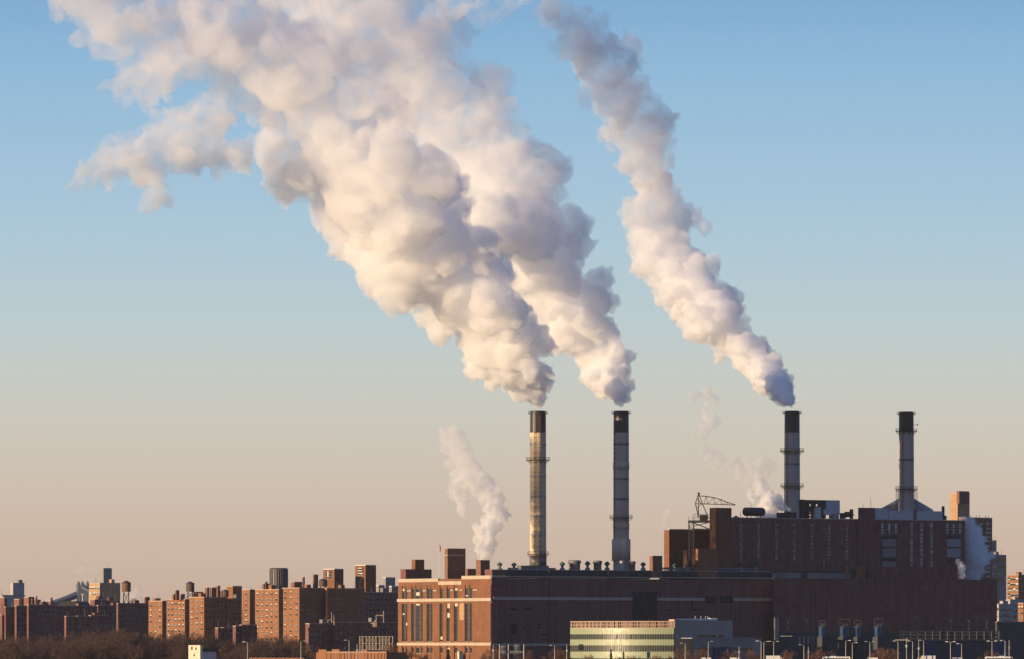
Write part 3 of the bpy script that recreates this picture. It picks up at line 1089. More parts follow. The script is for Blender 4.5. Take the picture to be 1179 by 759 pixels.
# gently bowed front of six facets
pts = []
for i in range(25):
    t = i / 24
    p = L_.lerp(C_, t)
    n = Vector((-.5145, -.8575))
    pts.append(p + n * (5.5 * (1 - (2 * t - 1) ** 2)))
zg = lambda y: zy(y, 935)
bk = [C_ + Vector((14, 14)), L_ + Vector((14, 14))]
MB().prism(pts + bk, 0, zg(723.6)).build('core_wall', M['frame'], gl)
SPB, RBB = [MB() for _ in range(4)], [MB() for _ in range(3)]
sc_, mu_ = MB(), MB()
for a_, b_ in zip(pts[:-1], pts[1:]):
    f = Face(a_, b_)
    for sp_, (y0, y1) in zip(SPB, ((730.4, 723.4), (743.2, 736.4), (757.8, 750.4), (775, 767))):
        f.slab(sp_, 0, f.len, zg(y0), zg(y1), .25, 0)
    for rb_, (y0, y1) in zip(RBB, ((736.4, 730.4), (750.4, 743.2), (767, 757.8))):
        f.slab(rb_, 0, f.len, zg(y0), zg(y1), .08, 0)
    n = 2
    for i in range(n):
        f.slab(mu_, f.len * (i + .5) / n - .035, f.len * (i + .5) / n + .035, zg(775), zg(723.4), .28, 0)
    f.slab(sc_, 0, f.len, zg(716.2), zg(715.4), .3, .1)
    f.slab(sc_, 0, f.len, zg(720.0), zg(719.5), .25, .1)
    f.slab(sc_, 0, f.len, zg(723.6), zg(722.9), .3, .1)
    for i in range(1):
        f.slab(sc_, f.len * (i + .5) - .09, f.len * (i + .5) + .09, zg(723.4), zg(715.6), .3, .1)
    for i in range(5):
        if (i * 7 + int(a_.x * 3)) % 5:
            f.slab(sc_, f.len * (i + .5) / 5 - .1, f.len * (i + .5) / 5 + .1, zg(723.2), zg(716.2), .02, .05)
for sp_ in SPB:
    sp_.build('spandrel', M['spandrel'], gl)
for rb_ in RBB:
    rb_.build('ribbon_window', [M['ribbon']], gl)
mu_.build('mullion', M['palegrey'], gl)
sc_.build('roof_screen', M['mesh'], gl)
blk = MB()
for i, (k, u0, u1) in enumerate(((0, .2, .6), (1, .1, .5), (2, .55, .9), (4, .0, .9), (5, .1, .95), (6, .2, .95), (7, .05, .9))):
    f = Face(pts[3 * k], pts[3 * k + 3])
    f.slab(blk, f.len * u0, f.len * u1, zg(736.1), zg(731.0), .12, 0)
for i, (k, u0, u1) in enumerate(((1, .3, .9), (2, .2, .4), (3, .5, .9), (5, .2, .6), (6, .1, .4))):
    f = Face(pts[3 * k], pts[3 * k + 3])
    f.slab(blk, f.len * u0, f.len * u1, zg(750), zg(744.2), .12, 0)
blk.build_each('open_window', M['glass'], gl)
pn = MB()
f = Face(C_ + Vector((.05, -.05)), G(782.5, 918))
f.slab(pn, 0, f.len, zg(723.4), zg(713.5), .2, 3)
pn.build('corner_panel', M['mesh'], gl)
e0, e1 = G(780, 916.5), G(834.6, 931.5)
MB().prism([e0, e1, e1 + Vector((4, 16)), C_ + Vector((16, 15)), C_ + Vector((.5, .4))], 0, zg(714.6)).build('side_wall', M['bluegrey'], gl)
rp = MB()
rp.prism([C_ + Vector((1, 3)), e0 + Vector((.4, 3)), G(823, 931), G(823, 940), C_ + Vector((10, 14))], zg(714.6), zg(712.6))
f = Face(G(785, 929), G(829, 937))
f.slab(rp, f.px(819), f.px(826), zg(714.6), zg(711.8), 0, 3)
for t in (.35, .5, .62, .68):
    p = f.pt(f.len * t)
    rp.tube((p.x, p.y, zg(714)), (p.x, p.y, zg(709.6)), .1)
rp.build('roof', M['white'], gl)
f = Face(e0, e1)
for p0, p1 in ((802.5, 812), (813.8, 832.6)):
    t0, t1 = f.px(p0), f.px(p1)
    put_window(gl, f, (t0 + t1) / 2, zg(735.2), t1 - t0, 1.6, max(2, int((t1 - t0) / 1.2)), 1, .1)
an0, an1 = G(797, 909), G(867.5, 926)
AW = MB().prism([an0, an1, an1 + Vector((4, 10)), an0 + Vector((3, 8))], 0, zy(735.4, 911))
AW.build('annex_wall', M['bluegrey'], gl)
f = Face(an0, an1)
m_ = MB()
f.slab(m_, f.px(819.5), f.px(842), 0, zy(745.2, 911), .2, 0)
for i in range(1, 12):
    t = f.px(819.5) + (f.px(842) - f.px(819.5)) * i / 12
    f.slab(m_, t - .05, t + .05, 0, zy(745.2, 911), .27, 0)
m_.build('shutter_door', M['blue'], gl)
for p0, p1 in ((843.5, 853.5), (855.5, 865.5), (803, 818)):
    t0, t1 = f.px(p0), f.px(p1)
    put_window(gl, f, (t0 + t1) / 2, zy(749.5, 911), t1 - t0, 1.4, 4, 1, .05)
m_ = MB()
f.slab(m_, -.2, f.len + .2, zy(735.4, 911), zy(734.5, 911), .3, 9)
m_.build('annex_roof', M['grey'], gl)

# green sign board in front of the glass office
sgp = at(669, 752, 900)
sg = thing('sign_board', 'dark teal sign panel on a post before the green glass office', 'sign', (sgp.x, 900, 0))
MB().tube((sgp.x, 900, 0), (sgp.x, 900, zy(749, 900)), .15).build('post', M['lamp'], sg)
MB().box((sgp.x, 899.8), (1, 0), zy(749, 900), zy(742, 900), 2.0, .2).build('panel', M['door'], sg)

# ================================================================== LEFT APARTMENT TOWERS (sunlit group)
PG = 'brick apartment towers beyond the bare trees'
tower_block('narrow sunlit brick apartment block, lowest and leftmost of the lit ones', [(171, 186.8, 191.8, 692, 0, 3)], 1440, 'brick_orange', group=PG)
tower_block('sunlit brick apartment block five windows wide right of the lowest one', [(192, 213, 218.5, 690, 0, 5)], 1420, 'brick_orange', group=PG)
tower_block('brick apartment block with narrow lit wall and long dark side below roof tank',
            [(218, 235, 262, 687.6, 0, 3), (259, 261.5, 278, 689.4, 10, 0)], 1390, 'brick_orange', group=PG)
tower_block('slim lit brick apartment tower peeking between two broad ones', [(279, 287.6, 294, 679, 0, 1)], 1460, 'brick_orange', group=PG)
tower_block('broad sunlit brick apartment block in front of the dark round tower', [(293.6, 321, 326, 678.8, 0, 5)], 1330, 'brick_orange', group=PG)
tower_block('brick apartment block with lit wall and wide dark flank holding roof chimneys',
            [(325, 344.6, 377, 677, 0, 3), (374, 376.5, 406, 677.4, 8, 0), (403.5, 406, 420, 677.6, 22, 1)], 1380, 'brick_orange', group=PG, maxwin=99)
tower_block('dark shaded apartment block directly left of the striped lit hall', [(415, 418, 462, 682, 0, 0)], 1470, 'brick_dark', group=PG)
tower_block('low dark block with two thin lit end walls before the broad towers',
            [(351.5, 356.4, 384, 718, 0, 0), (380.8, 385.4, 457, 716.4, 8, 0)], 1230, 'brick_dark', group='low shaded blocks', z_min=6)
tower_block('low dark stub block with two narrow lit ends below the roof tank tower',
            [(247.5, 251, 255.5, 723, 0, 0), (254, 257, 268.5, 722.6, 3, 0), (268, 271.4, 276, 720.8, -30, 0), (275.4, 278.4, 296, 719.6, -28, 0)], 1235, 'brick_dark', group='low shaded blocks', z_min=6)

# roofscape behind
b = tower_block('brown brick block with lit left wall rising behind the roof tanks', [(261, 268, 278.5, 675, 0, 0)], 1560, 'brick_orange', cat='building', name='brick_building', wins=False, z_min=30)
b = tower_block('tall slab tower with white roof edge and small lit patches, left of two', [(372, 385, 395.5, 655.2, 0, 0)], 1620, 'brick', name='slab_tower', cat='tower block', trim='white', wins=False)
m_ = Face(*corner_block(372, 385, 395.5, 1620)[:2])
for k in range(3):
    put_window(b, m_, m_.len * .5, zy(660.4 + k * 3, 1620), 5.0, 1.2, 4, 1, .7)
b = tower_block('tall slab tower with white roof edge, nearest to the striped hall', [(409, 421, 433, 650.8, 0, 0)], 1600, 'brick', name='slab_tower', cat='tower block', trim='white', wins=False)
m_ = Face(*corner_block(409, 421, 433, 1600)[:2])
for k in range(3):
    put_window(b, m_, m_.len * .5, zy(656.5 + k * 3, 1600), 4.6, 1.3, 4, 1, .8)
put_window(b, m_, m_.len * .6, zy(669, 1600), 1.4, 1.6, 1, 2, .9)
b = tower_block('grey blue penthouse cluster with bright patches left of the striped hall', [(433, 436, 443, 674, 0, 0), (441, 444, 455, 665, 20, 0), (448, 451, 462, 675, -10, 0)], 1560, 'bluegrey', name='rooftop_building',
                cat='building', wins=False, trim='white')

# round dark tower
c = G(321, 1580)
r_ = 10 * sc(1580)
rt = thing('round_tower', 'dark ribbed round tower standing behind the sunlit brick blocks', 'tower', (c.x, c.y, 0))
MB().lathe((c.x, c.y, 0), [(r_, 0), (r_, zy(655.4, 1580)), (r_ * .9, zy(654.2, 1580))], 36, smooth=False).build('drum_wall', M['louvre'], rt)
m_ = MB()
for i in range(24):
    t = 2 * PI * i / 24
    m_.box((c.x + r_ * math.cos(t), c.y + r_ * math.sin(t)), (-math.sin(t), math.cos(t)), 0, zy(655.6, 1580), .5, .7)
m_.build('rib', M['steel_grey'], rt)
MB().lathe((c.x, c.y, zy(655.6, 1580)), [(r_ * 1.02, -.6), (r_ * 1.04, .2), (r_ * .98, .5)], 36).build('rim', M['steel'], rt)
m_ = MB().prism([G(303, 1560), G(311, 1560), G(311, 1570), G(303, 1570)], 30, zy(672.2, 1560))
m_.build('side_annex', M['brick_brown'], rt)


def water_tower(label, px, D, ytop, ytank, ybase, wpx, legs=True, mat_='tank'):
    c_ = G(px, D)
    r = wpx * sc(D) / 2
    root = thing('water_tower', label, 'water tower', (c_.x, c_.y, zy(ybase, D)))
    z1, zm, z0 = zy(ytop, D), zy(ytank, D), zy(ybase, D)
    h = z1 - zm
    tkb = MB().lathe((c_.x, c_.y, 0), [(r * .94, zm), (r, zm + h * .1), (r, z1 - h * .2)], 20)
    tb = tkb.build('tank', M[mat_], root)
    hp = MB()
    for k in range(4):
        z = zm + h * (.12 + .2 * k)
        hp.lathe((c_.x, c_.y, 0), [(r * 1.0, z), (r * 1.03, z), (r * 1.03, z + .18), (r * 1.0, z + .18)], 20, cap=False)
    hp.build('hoop', M['steel'], tb)
    MB().lathe((c_.x, c_.y, 0), [(r * 1.08, z1 - h * .2), (r * .1, z1)], 20).build('roof', M['steel'], root)
    for i in range(4):
        t = PI / 4 + i * PI / 2
        a_ = Vector((c_.x + r * .9 * math.cos(t), c_.y + r * .9 * math.sin(t), z0))
        b_ = Vector((c_.x + r * .72 * math.cos(t), c_.y + r * .72 * math.sin(t), zm))
        MB().bar(a_, b_, .45).build('leg', M['steel'], root)
    if zm - z0 > 2:
        br = MB()
        for i in range(4):
            t0, t1 = PI / 4 + i * PI / 2, PI / 4 + (i + 1) * PI / 2
            for (za, zb_) in ((z0 + .3, zm - .4), (zm - .4, z0 + .3)):
                br.bar((c_.x + r * .8 * math.cos(t0), c_.y + r * .8 * math.sin(t0), za), (c_.x + r * .8 * math.cos(t1), c_.y + r * .8 * math.sin(t1), zb_), .2)
        br.build('brace', M['steel'], root)
    return root


water_tower('dark round water tank on legs above the narrow lit block\'s dark side', 219, 1400, 669.6, 681.5, 689, 9.6)
water_tower('large rusty water tower on tall legs behind the dark far left blocks', 145.4, 1700, 668.6, 681.5, 696, 10.4, mat_='rust')
water_tower('low dark water tank squatting on the roof before the brown brick block', 259.5, 1450, 678.8, 687, 690, 7.6)
water_tower('squat dark water tank with pale lit side on the wide dark flank roof', 372, 1420, 666.4, 675.4, 678, 9.6)


def roof_chimney(label, parts, D, name='roof_house', cat='roof house', m='brick_brown'):
    """small penthouses and chimneys standing on the tower roofs: (pxL,pxC,pxR,ytop,ybase)"""
    c_ = corner_block(*parts[0][:3], D)[1]
    root = thing(name, label, cat, (c_.x, c_.y, zy(parts[0][4], D)))
    for i, (a_, b_, c2, y1, y0) in enumerate(parts):
        L_, C2_, R2_, B2_ = corner_block(a_, b_, c2, D)
        z1, z0 = zy(y1, D), zy(y0, D)
        mb_ = MB().prism([L_, C2_, R2_, B2_], z0, z1 - .25)
        mb_.prism(shrink([L_, C2_, R2_, B2_], 1.06), z1 - .25, z1, 1)
        mb_.build('stack' if c2 - a_ < 8 else 'cabin', [M[m], M['stone']], root)
    return root


roof_chimney('pair of dark pointed chimneys on the five window wide block', [(199, 200, 203, 684, 691), (201.5, 203, 206.5, 679.5, 691), (207, 208.5, 213, 684, 691)], 1420, 'chimney_pair', 'chimney', 'brick_dark')
roof_chimney('low brick roof house with white edge above the narrow lit wall', [(222.5, 227, 234, 681.5, 689)], 1400)
roof_chimney('small mixed roof houses and a chimney left of the brown brick block', [(236, 238.5, 241, 676.5, 690), (241.5, 244, 249, 676.5, 690), (249, 251, 253.6, 674.5, 690), (253.6, 255, 262, 680, 690)], 1470, m='brick_dark')
roof_chimney('brick roof house with bright white top edge beside its tall chimney', [(335, 339, 351, 670, 678), (348, 349.2, 351, 664.5, 678)], 1400, m='brick_dark')
roof_chimney('dark brick chimney stack left of the squat water tank', [(360, 361.5, 366.4, 661.6, 678)], 1410, 'chimney', 'chimney', 'brick_brown')
roof_chimney('tan roof house at the left corner of the broad sunlit block', [(288, 291, 299, 680.4, 688)], 1480, m='brick_tan')
roof_chimney('two little roof houses left of the round tower\'s foot', [(302, 304, 310, 672, 680), (305, 306, 308, 669.8, 680)], 1440, m='brick_dark')

# far-left dark group
LG = 'dark shaded brick blocks at the far left'
tower_block('dark brick block at the very left edge with a reddish sunlit end', [(-12, 5, 8, 688, 0, 0)], 1560, 'brick_dark', group=LG)
tower_block('short dark brick wing with the lowest lit strip at far left', [(0.6, 2.4, 5, 708, 0, 0), (4.6, 6.6, 18, 698.8, 0, 0)], 1500, 'brick_dark', group=LG)
tower_block('brown brick block with two stubby roof towers behind the lit strips', [(16, 22, 27, 690, 0, 0), (27.5, 33, 39.5, 687.6, -4, 0)], 1590, 'brick_brown', group=LG, wins=False)
tower_block('dark brick wing whose lit strip is second from left', [(16.8, 19.0, 31, 697.6, 0, 0)], 1500, 'brick_dark', group=LG)
tower_block('long dark brick block whose lit strip is the tallest, right of the other strips', [(30.4, 33, 66, 696.4, 0, 0), (63, 64, 112, 697.6, 34, 0)], 1510, 'brick_dark', group=LG)
tower_block('low dark block with three thin lit ends before the bridge', [(74, 76.2, 88, 709.6, 0, 0), (87, 89.2, 103, 709.4, 4, 0), (102, 104.4, 124, 708.6, 8, 0)], 1460, 'brick_dark', group=LG)
tower_block('dark block below the rusty water tower without any lit wall', [(111, 113, 138, 697, 30, 0), (134, 136, 172, 694.6, 0, 0)], 1640, 'brick_dark', group=LG)
tower_block('dark irregular block stepping up in front of the pale office tower', [(104, 109, 122, 690.5, 0, 0), (121, 123.5, 138, 691.5, 8, 0)], 1680, 'brick_dark', group=LG)
roof_chimney('dark stepped roof house with a spike above the long dark block', [(36, 37, 41, 690, 699), (39.5, 41, 47, 690.5, 699), (41, 41.6, 43, 686.6, 699), (49.5, 50.3, 52, 692, 699)], 1560, m='brick_dark')
roof_chimney('dark peaked roof house at the foot of the bridge cable', [(55.8, 58, 62.6, 692.4, 699), (58, 58.8, 60.6, 688, 699)], 1570, m='brick_dark')
# dark gabled shed
g0, g1 = G(58, 1700), G(92, 1700)
gs = thing('gabled_hall', 'dark gabled hall roof under the bridge cable at far left', 'hall', (g0.x, g0.y, 0))
MB().prism([g0, g1, g1 + Vector((6, 30)), g0 + Vector((6, 30))], 0, zy(704, 1700)).build('wall', M['brick_dark'], gs)
mid = (g0 * .38 + g1 * .62)
za, zb_ = zy(704, 1700), zy(692.4, 1700)
vs = [(g0.x - .5, g0.y - .5, za + 1), (g1.x + .5, g1.y - .5, za), (mid.x + 3, mid.y - .5, zb_), (mid.x - 4, mid.y - .5, zb_)]
vs += [(x + 6, y + 31, z) for x, y, z in vs]
MB().add(vs, [(0, 1, 2, 3), (7, 6, 5, 4), (0, 3, 7, 4), (3, 2, 6, 7), (2, 1, 5, 6), (1, 0, 4, 5)]).build('roof', M['roof'], gs)

# pale far towers
tower_block('pale far tower with a white sunlit edge at the far left horizon', [(12, 15, 28, 671.4, 0, 2, 4)], 2600, 'granite', name='office_tower', cat='tower', z_min=70, storey=4, wsize=(2.2, 1.8), bias=.2, trim='granite')
tower_block('wide pale blue grey block below the far left tower', [(-6, 3, 29, 685.4, 0, 0, 0)], 2300, 'granite', name='office_building', cat='building', wins=False, trim='bluegrey')
ob = tower_block('tan office tower with bright lit windows to the right of the bridge', [(102.6, 115, 138.5, 671.4, 0, 5, 0)], 2000, 'brick_tan', name='office_tower', cat='tower', z_min=40, storey=3.6, wsize=(1.8, 1.7), bias=.9)
tower_block('low building with lit windows at the foot of the bridge tower', [(87, 102.8, 105, 697.5, 0, 5, 0)], 1900, 'brick_tan', name='office_building', cat='building', z_min=24, storey=3.8, wsize=(2, 2), bias=1)
tower_block('slim dark tower with a lit left edge behind the tan office tower', [(117, 119.2, 128.8, 654.4, 0, 0, 5)], 2500, 'bluegrey', name='office_tower', cat='tower', z_min=110, storey=4, wsize=(2.4, 2.0), bias=.5, trim='granite')
tower_block('tiny dark block on the horizon right of the rusty water tower', [(150, 151.5, 157.4, 689.6, 0, 0)], 2100, 'brick_dark', name='horizon_block', cat='building', wins=False)
tower_block('small dark block against the far steam puff', [(165.8, 167.5, 172.6, 687.6, 0, 0)], 1900, 'brick_dark', name='horizon_block', cat='building', wins=False)

# suspension bridge tower with its cables
DB = 3200
sb = thing('suspension_bridge', 'blue grey steel suspension bridge tower with sloping cables on the left skyline', 'bridge', (*G(95, DB), 0))
tm = MB()
for px in (90.5, 99.5):
    p = G(px, DB)
    tm.box(p, (1, .2), 0, zy(675.5, DB), 3.4 * sc(DB), 9)
for y0, y1 in ((684, 674.5), (697.5, 694)):
    p = G(95, DB)
    tm.box(p, (1, .2), zy(y0, DB), zy(y1, DB), 12 * sc(DB), 8)
for px in (92.9, 97.0):
    p = G(px, DB)
    tm.box(p, (1, .2), 0, zy(685, DB), 1.2 * sc(DB), 8)
tm.build('tower', M['bridge'], sb)
for px in (90.2, 94.7, 100.6):
    p = G(px, DB)
    z = zy(675, DB)
    MB().lathe((p.x, p.y, z), [(2.0, -1), (2.0, 1), (1.1, 1.8), (1.4, 2.4), (.8, 3.2), (.2, 4)], 10).build('finial', M['bridge'], sb)
dk = MB()
for a_, b_, rr_ in (((91, 684.5), (40, 703), 2.6), ((91, 681.5), (40, 702.6), 1.2), ((93, 675.5), (104, 681), 1.0), ((98, 675.5), (120, 688), 1.0)):
    dk.tube(at(*a_, DB), at(*b_, DB - 20), rr_, rr_, 8)
for i in range(12):
    u = i / 12
    p = at(90 - 50 * u, 683 + 20.5 * u, DB - 20 * u)
    dk.bar(p, p + Vector((0, 0, -5)), .5)
dk.build('cable', M['bridge'], sb)
MB().prism([G(20, DB - 30), G(180, DB + 60), G(180, DB + 80), G(20, DB - 8)], zy(703.5, DB), zy(700.5, DB)).build('deck', M['bridge'], sb)

# ================================================================== RIGHT FAR TOWERS
b = tower_block('tall far tower with golden sunlit left side rising above the boiler house', [(1093.6, 1102.6, 1116.4, 567.5, 0, 0, 0)], 1900, 'brick_tan', name='far_tower', cat='tower', wins=False)
roof_box(b, 'lift_tower', 1101.4, 1104.4, 1116, 565.6, 580, 1893, 'brick_brown')
b = tower_block('brown balconied tower half hidden by the bluish steam at right', [(1104, 1112, 1142.4, 596, 0, 0, 0)], 1600, 'brick_brown', name='balcony_tower', cat='tower', wins=False)
f = Face(*corner_block(1104, 1112, 1142.4, 1600)[1:3])
for k in range(13):
    for px in (1119, 1127.5, 1136):
        t = f.px(px)
        z = zy(603 + k * 5, f.D(t))
        m_ = MB()
        f.slab(m_, t - 1.9, t + 1.9, z - .9, z - .7, 1.2, 0)
        f.slab(m_, t - 1.9, t + 1.9, z - .7, z + .1, 1.2, -1.1)
        m_.build('balcony', M['granite'], b)
        put_window(b, f, t, z - .6, 2.2, 1.7, 2, 1, .1)
m_ = MB()
for px in (1113, 1121, 1127, 1131, 1138, 1141):
    t = f.px(px)
    p = f.pt(t, -2)
    m_.bar((p.x, p.y, zy(597, 1610)), (p.x, p.y, zy(593.6, 1610)), .3)
m_.build_each('roof_mast', M['steel'], b)
tower_block('slim bluish tower with a cap ledge right of the balconied tower', [(1139, 1141, 1147.4, 622.5, 0, 0, 3)], 2100, 'bluegrey', name='far_tower', cat='tower', z_min=80, storey=4, wsize=(2, 1.8), bias=.3, trim='granite')
tower_block('wide grey blue tower, lower neighbour of the slim capped one', [(1140, 1142, 1158.6, 639, 0, 0, 6)], 2000, 'bluegrey', name='far_tower', cat='tower', z_min=50, storey=4, wsize=(2, 1.8), bias=.3, trim='granite')
tower_block('brick tower with sunlit balcony rows at the far right edge', [(1160, 1172.6, 1186, 662, 0, 4, 2)], 1900, 'brick_orange', name='far_tower', cat='tower', z_min=30, storey=3.2, wsize=(2.2, 1.6), bias=.8)
tower_block('low pale row of buildings beyond the plum hall at right', [(1143, 1150, 1166, 695.5, 0, 2, 4), (1158, 1163, 1178, 690.5, 60, 2, 4)], 1500, 'granite', name='low_building', cat='building', z_min=10, storey=3.4, wsize=(1.8, 1.5), bias=.5)
tower_block('orange lit low brick building cut by the right picture edge', [(1172, 1178.5, 1190, 694.5, 0, 2, 0)], 1420, 'brick_orange', name='low_building', cat='building', z_min=15)
sh_ = tower_block('dark low yard shed at the right end of the plum hall', [(1146, 1148, 1185, 716, 0, 0, 0)], 1100, 'louvre', name='yard_shed', cat='shed', wins=False, trim='bluegrey')

# ================================================================== LOW FOREGROUND BUILDINGS
f0, f1 = G(366, 952), G(446, 946)
wh = thing('brick_warehouse', 'low orange brick warehouse lit by the sun below the dark blocks', 'warehouse', (f0.x, f0.y, 0))
cL, cC, cR, cB = corner_block(363, 366.5, 374, 952)
# facade turned to the sun
WF = Face(G(364, 966), G(445, 934))
m_ = MB().prism([WF.a, WF.b, WF.b + Vector((9, 10)), WF.a + Vector((9, 10))], 0, zy(751.2, 950))
m_.prism([WF.pt(WF.px(367), .2), WF.pt(WF.px(376), .2), WF.pt(WF.px(376), -8), WF.pt(WF.px(367), -8)], 0, zy(748.0, 950))
m_.prism([WF.pt(WF.px(382.5), .2), WF.pt(WF.px(391), .2), WF.pt(WF.px(391), -8), WF.pt(WF.px(382.5), -8)], 0, zy(747.6, 950))
m_.prism([WF.pt(WF.px(415.5), .2), WF.pt(WF.px(423), .2), WF.pt(WF.px(423), -8), WF.pt(WF.px(415.5), -8)], 0, zy(748.8, 950))
m_.build('wall', M['brick_orange'], wh)
m_ = MB()
for p in np.linspace(381, 443, 17):
    t = WF.px(p)
    WF.slab(m_, t - .12, t + .12, 0, zy(752.4, 950), .3, 0)
m_.build('pier', M['brick_brown'], wh)
m_ = MB()
WF.slab(m_, WF.px(376.5), WF.len, zy(751.2, 950), zy(750.5, 950), .35, .6)
m_.build('coping', M['stone'], wh)

hL, hC, hR, hB = corner_block(217, 230.5, 249, 960)
ho = thing('cream_house', 'small cream house with sunlit end wall and dark slate roof among the trees', 'house', (hC.x, hC.y, 0))
MB().prism([hL, hC, hC + (hR - hC) * .2, hL + (hB - hL) * .2], 0, zy(743, 960)).build('wall', M['cream'], ho)
MB().prism([hC + (hR - hC) * .2, hR, hB, hL + (hB - hL) * .2], 0, zy(750.5, 960)).build('side_wall', M['palegrey'], ho)  # grey side carries the shaded tone of the cream house in its colour
MB().prism([hC + (hR - hC) * .15, hR + Vector((.5, 0)), hB, hL + (hB - hL) * .15], zy(750.4, 960), zy(746.5, 960)).build('roof', M['roof'], ho)
f = Face(hL, hC)
for u, y0 in ((.3, 748), (.65, 748), (.5, 755.5), (.25, 762), (.7, 762)):
    put_window(ho, f, f.len * u, zy(y0, 960), .9, 1.3, 1, 2, .2)

f0, f1 = G(287, 940), G(350, 925)
lwl = MB().prism([f0, f1, f1 + Vector((.5, .8)), f0 + Vector((.5, .8))], 0, zy(757.6, 932))
f = Face(f0, f1)
for p in np.linspace(290, 348, 12):
    t = f.px(p)
    f.slab(lwl, t - .2, t + .2, 0, zy(757.0, 932), .2, .9)
tag(lwl.build('brick_wall', M['brick_orange']), 'low sunlit brick boundary wall at the bottom below the bare trees', 'wall')
hut = at(529.5, 750.5, 955)
gp = thing('gate_pier', 'pale cream gate pier at the foot of the striped lit hall', 'gate pier', (hut.x, 955, 0))
MB().box((hut.x, 955), (1, .6), 0, zy(751, 955), 1.7, 1.5).build('shaft', M['cream'], gp)
MB().box((hut.x, 955), (1, .6), zy(751, 955), zy(750, 955), 2.1, 1.9).build('cap', M['stone'], gp)

# pale lattice screen below the dark block
DL = 1150
la = thing('lattice_fence', 'tall pale lattice screen standing before the low dark block', 'fence', (*G(433, DL), 0))
m_ = MB()
for px in np.linspace(414, 452, 11):
    m_.bar(at(px, 775, DL), at(px, 732.6, DL), .35)
m_.build('post', M['stone'], la)
m_ = MB()
for y in (733, 741, 748):
    m_.bar(at(414, y, DL), at(452, y, DL), .22)
pxs = np.linspace(414, 452, 11)
for i in range(10):
    for y in (733, 741):
        if (i * 3 + int(y)) % 4:
            m_.bar(at(pxs[i], y, DL), at(pxs[i + 1], y + 8, DL), .14)
            m_.bar(at(pxs[i + 1], y, DL), at(pxs[i], y + 8, DL), .14)
m_.build('lattice', M['stone'], la)

# roof antennas / masts over the low dark block
mt_ = thing('antenna_mast', 'thin twin antenna masts on the lit end of the low dark block', 'antenna', at(383, 716, 1235))
m_ = MB()
for px, yt in ((381.8, 705), (384.6, 708.5)):
    m_.tube(at(px, 717, 1236), at(px, yt, 1236), .2, .12)
m_.bar(at(377.5, 717, 1237), at(377.5, 713.6, 1237), .3)
m_.bar(at(377.5, 713.8, 1237), at(382, 713.8, 1237), .2)
m_.build('mast', M['stone'], mt_)
mt_ = thing('roof_derrick', 'small pale roof derrick frame on the long low dark block', 'antenna', at(433, 717, 1240))
m_ = MB()
for a_, b_ in (((433, 717), (433, 708.4)), ((441.5, 717), (441.5, 703.6)), ((433, 708.6), (441.5, 708.6)), ((429, 718), (433, 714)), ((426.5, 718), (433.6, 718)), ((431, 722), (431, 716))):
    m_.bar(at(*a_, 1238), at(*b_, 1238), .35)
m_.build('frame', M['stone'], mt_)
m_ = MB().box(G(431.4, 1239), (1, 0), zy(722, 1239), zy(716.8, 1239), 2.0, 2)
m_.build('cabin', M['brick_tan'], mt_)

# ================================================================== YARD EQUIPMENT BEFORE THE PLUM HALL
yd = 990


def transformer(label, px, w_=6.0, tall=714):
    c_ = G(px, yd)
    root = thing('transformer', label, 'transformer', (c_.x, c_.y, 0), 'transformers before the plum hall')
    w = w_ * sc(yd)
    z1 = zy(721.5, yd)
    MB().box(c_, (1, .72), zy(733.5, yd), z1, w * 1.1, 3.0).build('tank', M['blue'], root)
    MB().box(c_, (1, .72), 0, zy(733.5, yd), w * 1.9, 3.6).build('plinth', M['louvre'], root)
    m_ = MB()
    for i in range(7):
        m_.box((c_.x + w * (i / 6 - .5), c_.y - 1.8), (1, 0), zy(733, yd), z1 - .3, .09, .8)
    m_.build('radiator', M['blue'], root)
    for i in range(3):
        MB().lathe((c_.x + w * (i - 1) * .32, c_.y, z1), [(.2, 0), (.28, .4), (.14, .6), (.24, 1.0), (.1, 1.3), (.06, 1.7)], 10).build('bushing', M['steel'], root)
    m_ = MB()
    for dx in (-w * .8, w * .8):
        m_.bar((c_.x + dx, c_.y + 2, 0), (c_.x + dx, c_.y + 2, zy(tall, yd)), .4)
    m_.bar((c_.x - w * .8, c_.y + 2, zy(tall, yd)), (c_.x + w * .8, c_.y + 2, zy(tall, yd)), .4)
    m_.build('gantry', M['steel'], root)


transformer('blue transformer in the yard, leftmost and darkest of four', 947, 4.4, 715)
transformer('widest blue transformer left of centre before the plum hall', 973, 7.2, 713)
transformer('narrow blue transformer between the widest one and the last one', 988, 5.0, 714.5)
transformer('blue transformer at the right end of the yard row', 1012, 6.0, 712.5)
pr_ = thing('pipe_rack', 'long dark pipe rack running across the foot of the plum hall', 'pipe rack', (*G(1095, 985), 0))
m_ = MB()
for y, r_ in ((728, .35), (731.4, .5), (735.2, .3)):
    m_.tube(at(1036, y, 985), at(1152, y, 990), r_, r_, 8)
m_.build('pipe', M['steel'], pr_)
m_ = MB()
for px in np.linspace(1040, 1150, 14):
    for dy in (0, 2.5):
        p = G(px, 986 + dy)
        m_.bar((p.x, p.y, 0), (p.x, p.y, zy(727, 986)), .3)
m_.build('trestle', M['steel_grey'], pr_)
ys = thing('control_shed', 'dark blue control shed with pale louvres left of the transformers', 'shed', (*G(922, 972), 0))
F_ = Face(G(912, 968), G(934, 975))
m_ = MB().prism([F_.a, F_.b, F_.b + Vector((2, 8)), F_.a + Vector((2, 8))], 0, zy(733, 972))
m_.build('wall', M['navy'], ys)
m_ = MB()
F_.slab(m_, -.2, F_.len + .2, zy(733, 972), zy(732.2, 972), .3, 8)
m_.build('roof', M['steel_grey'], ys)
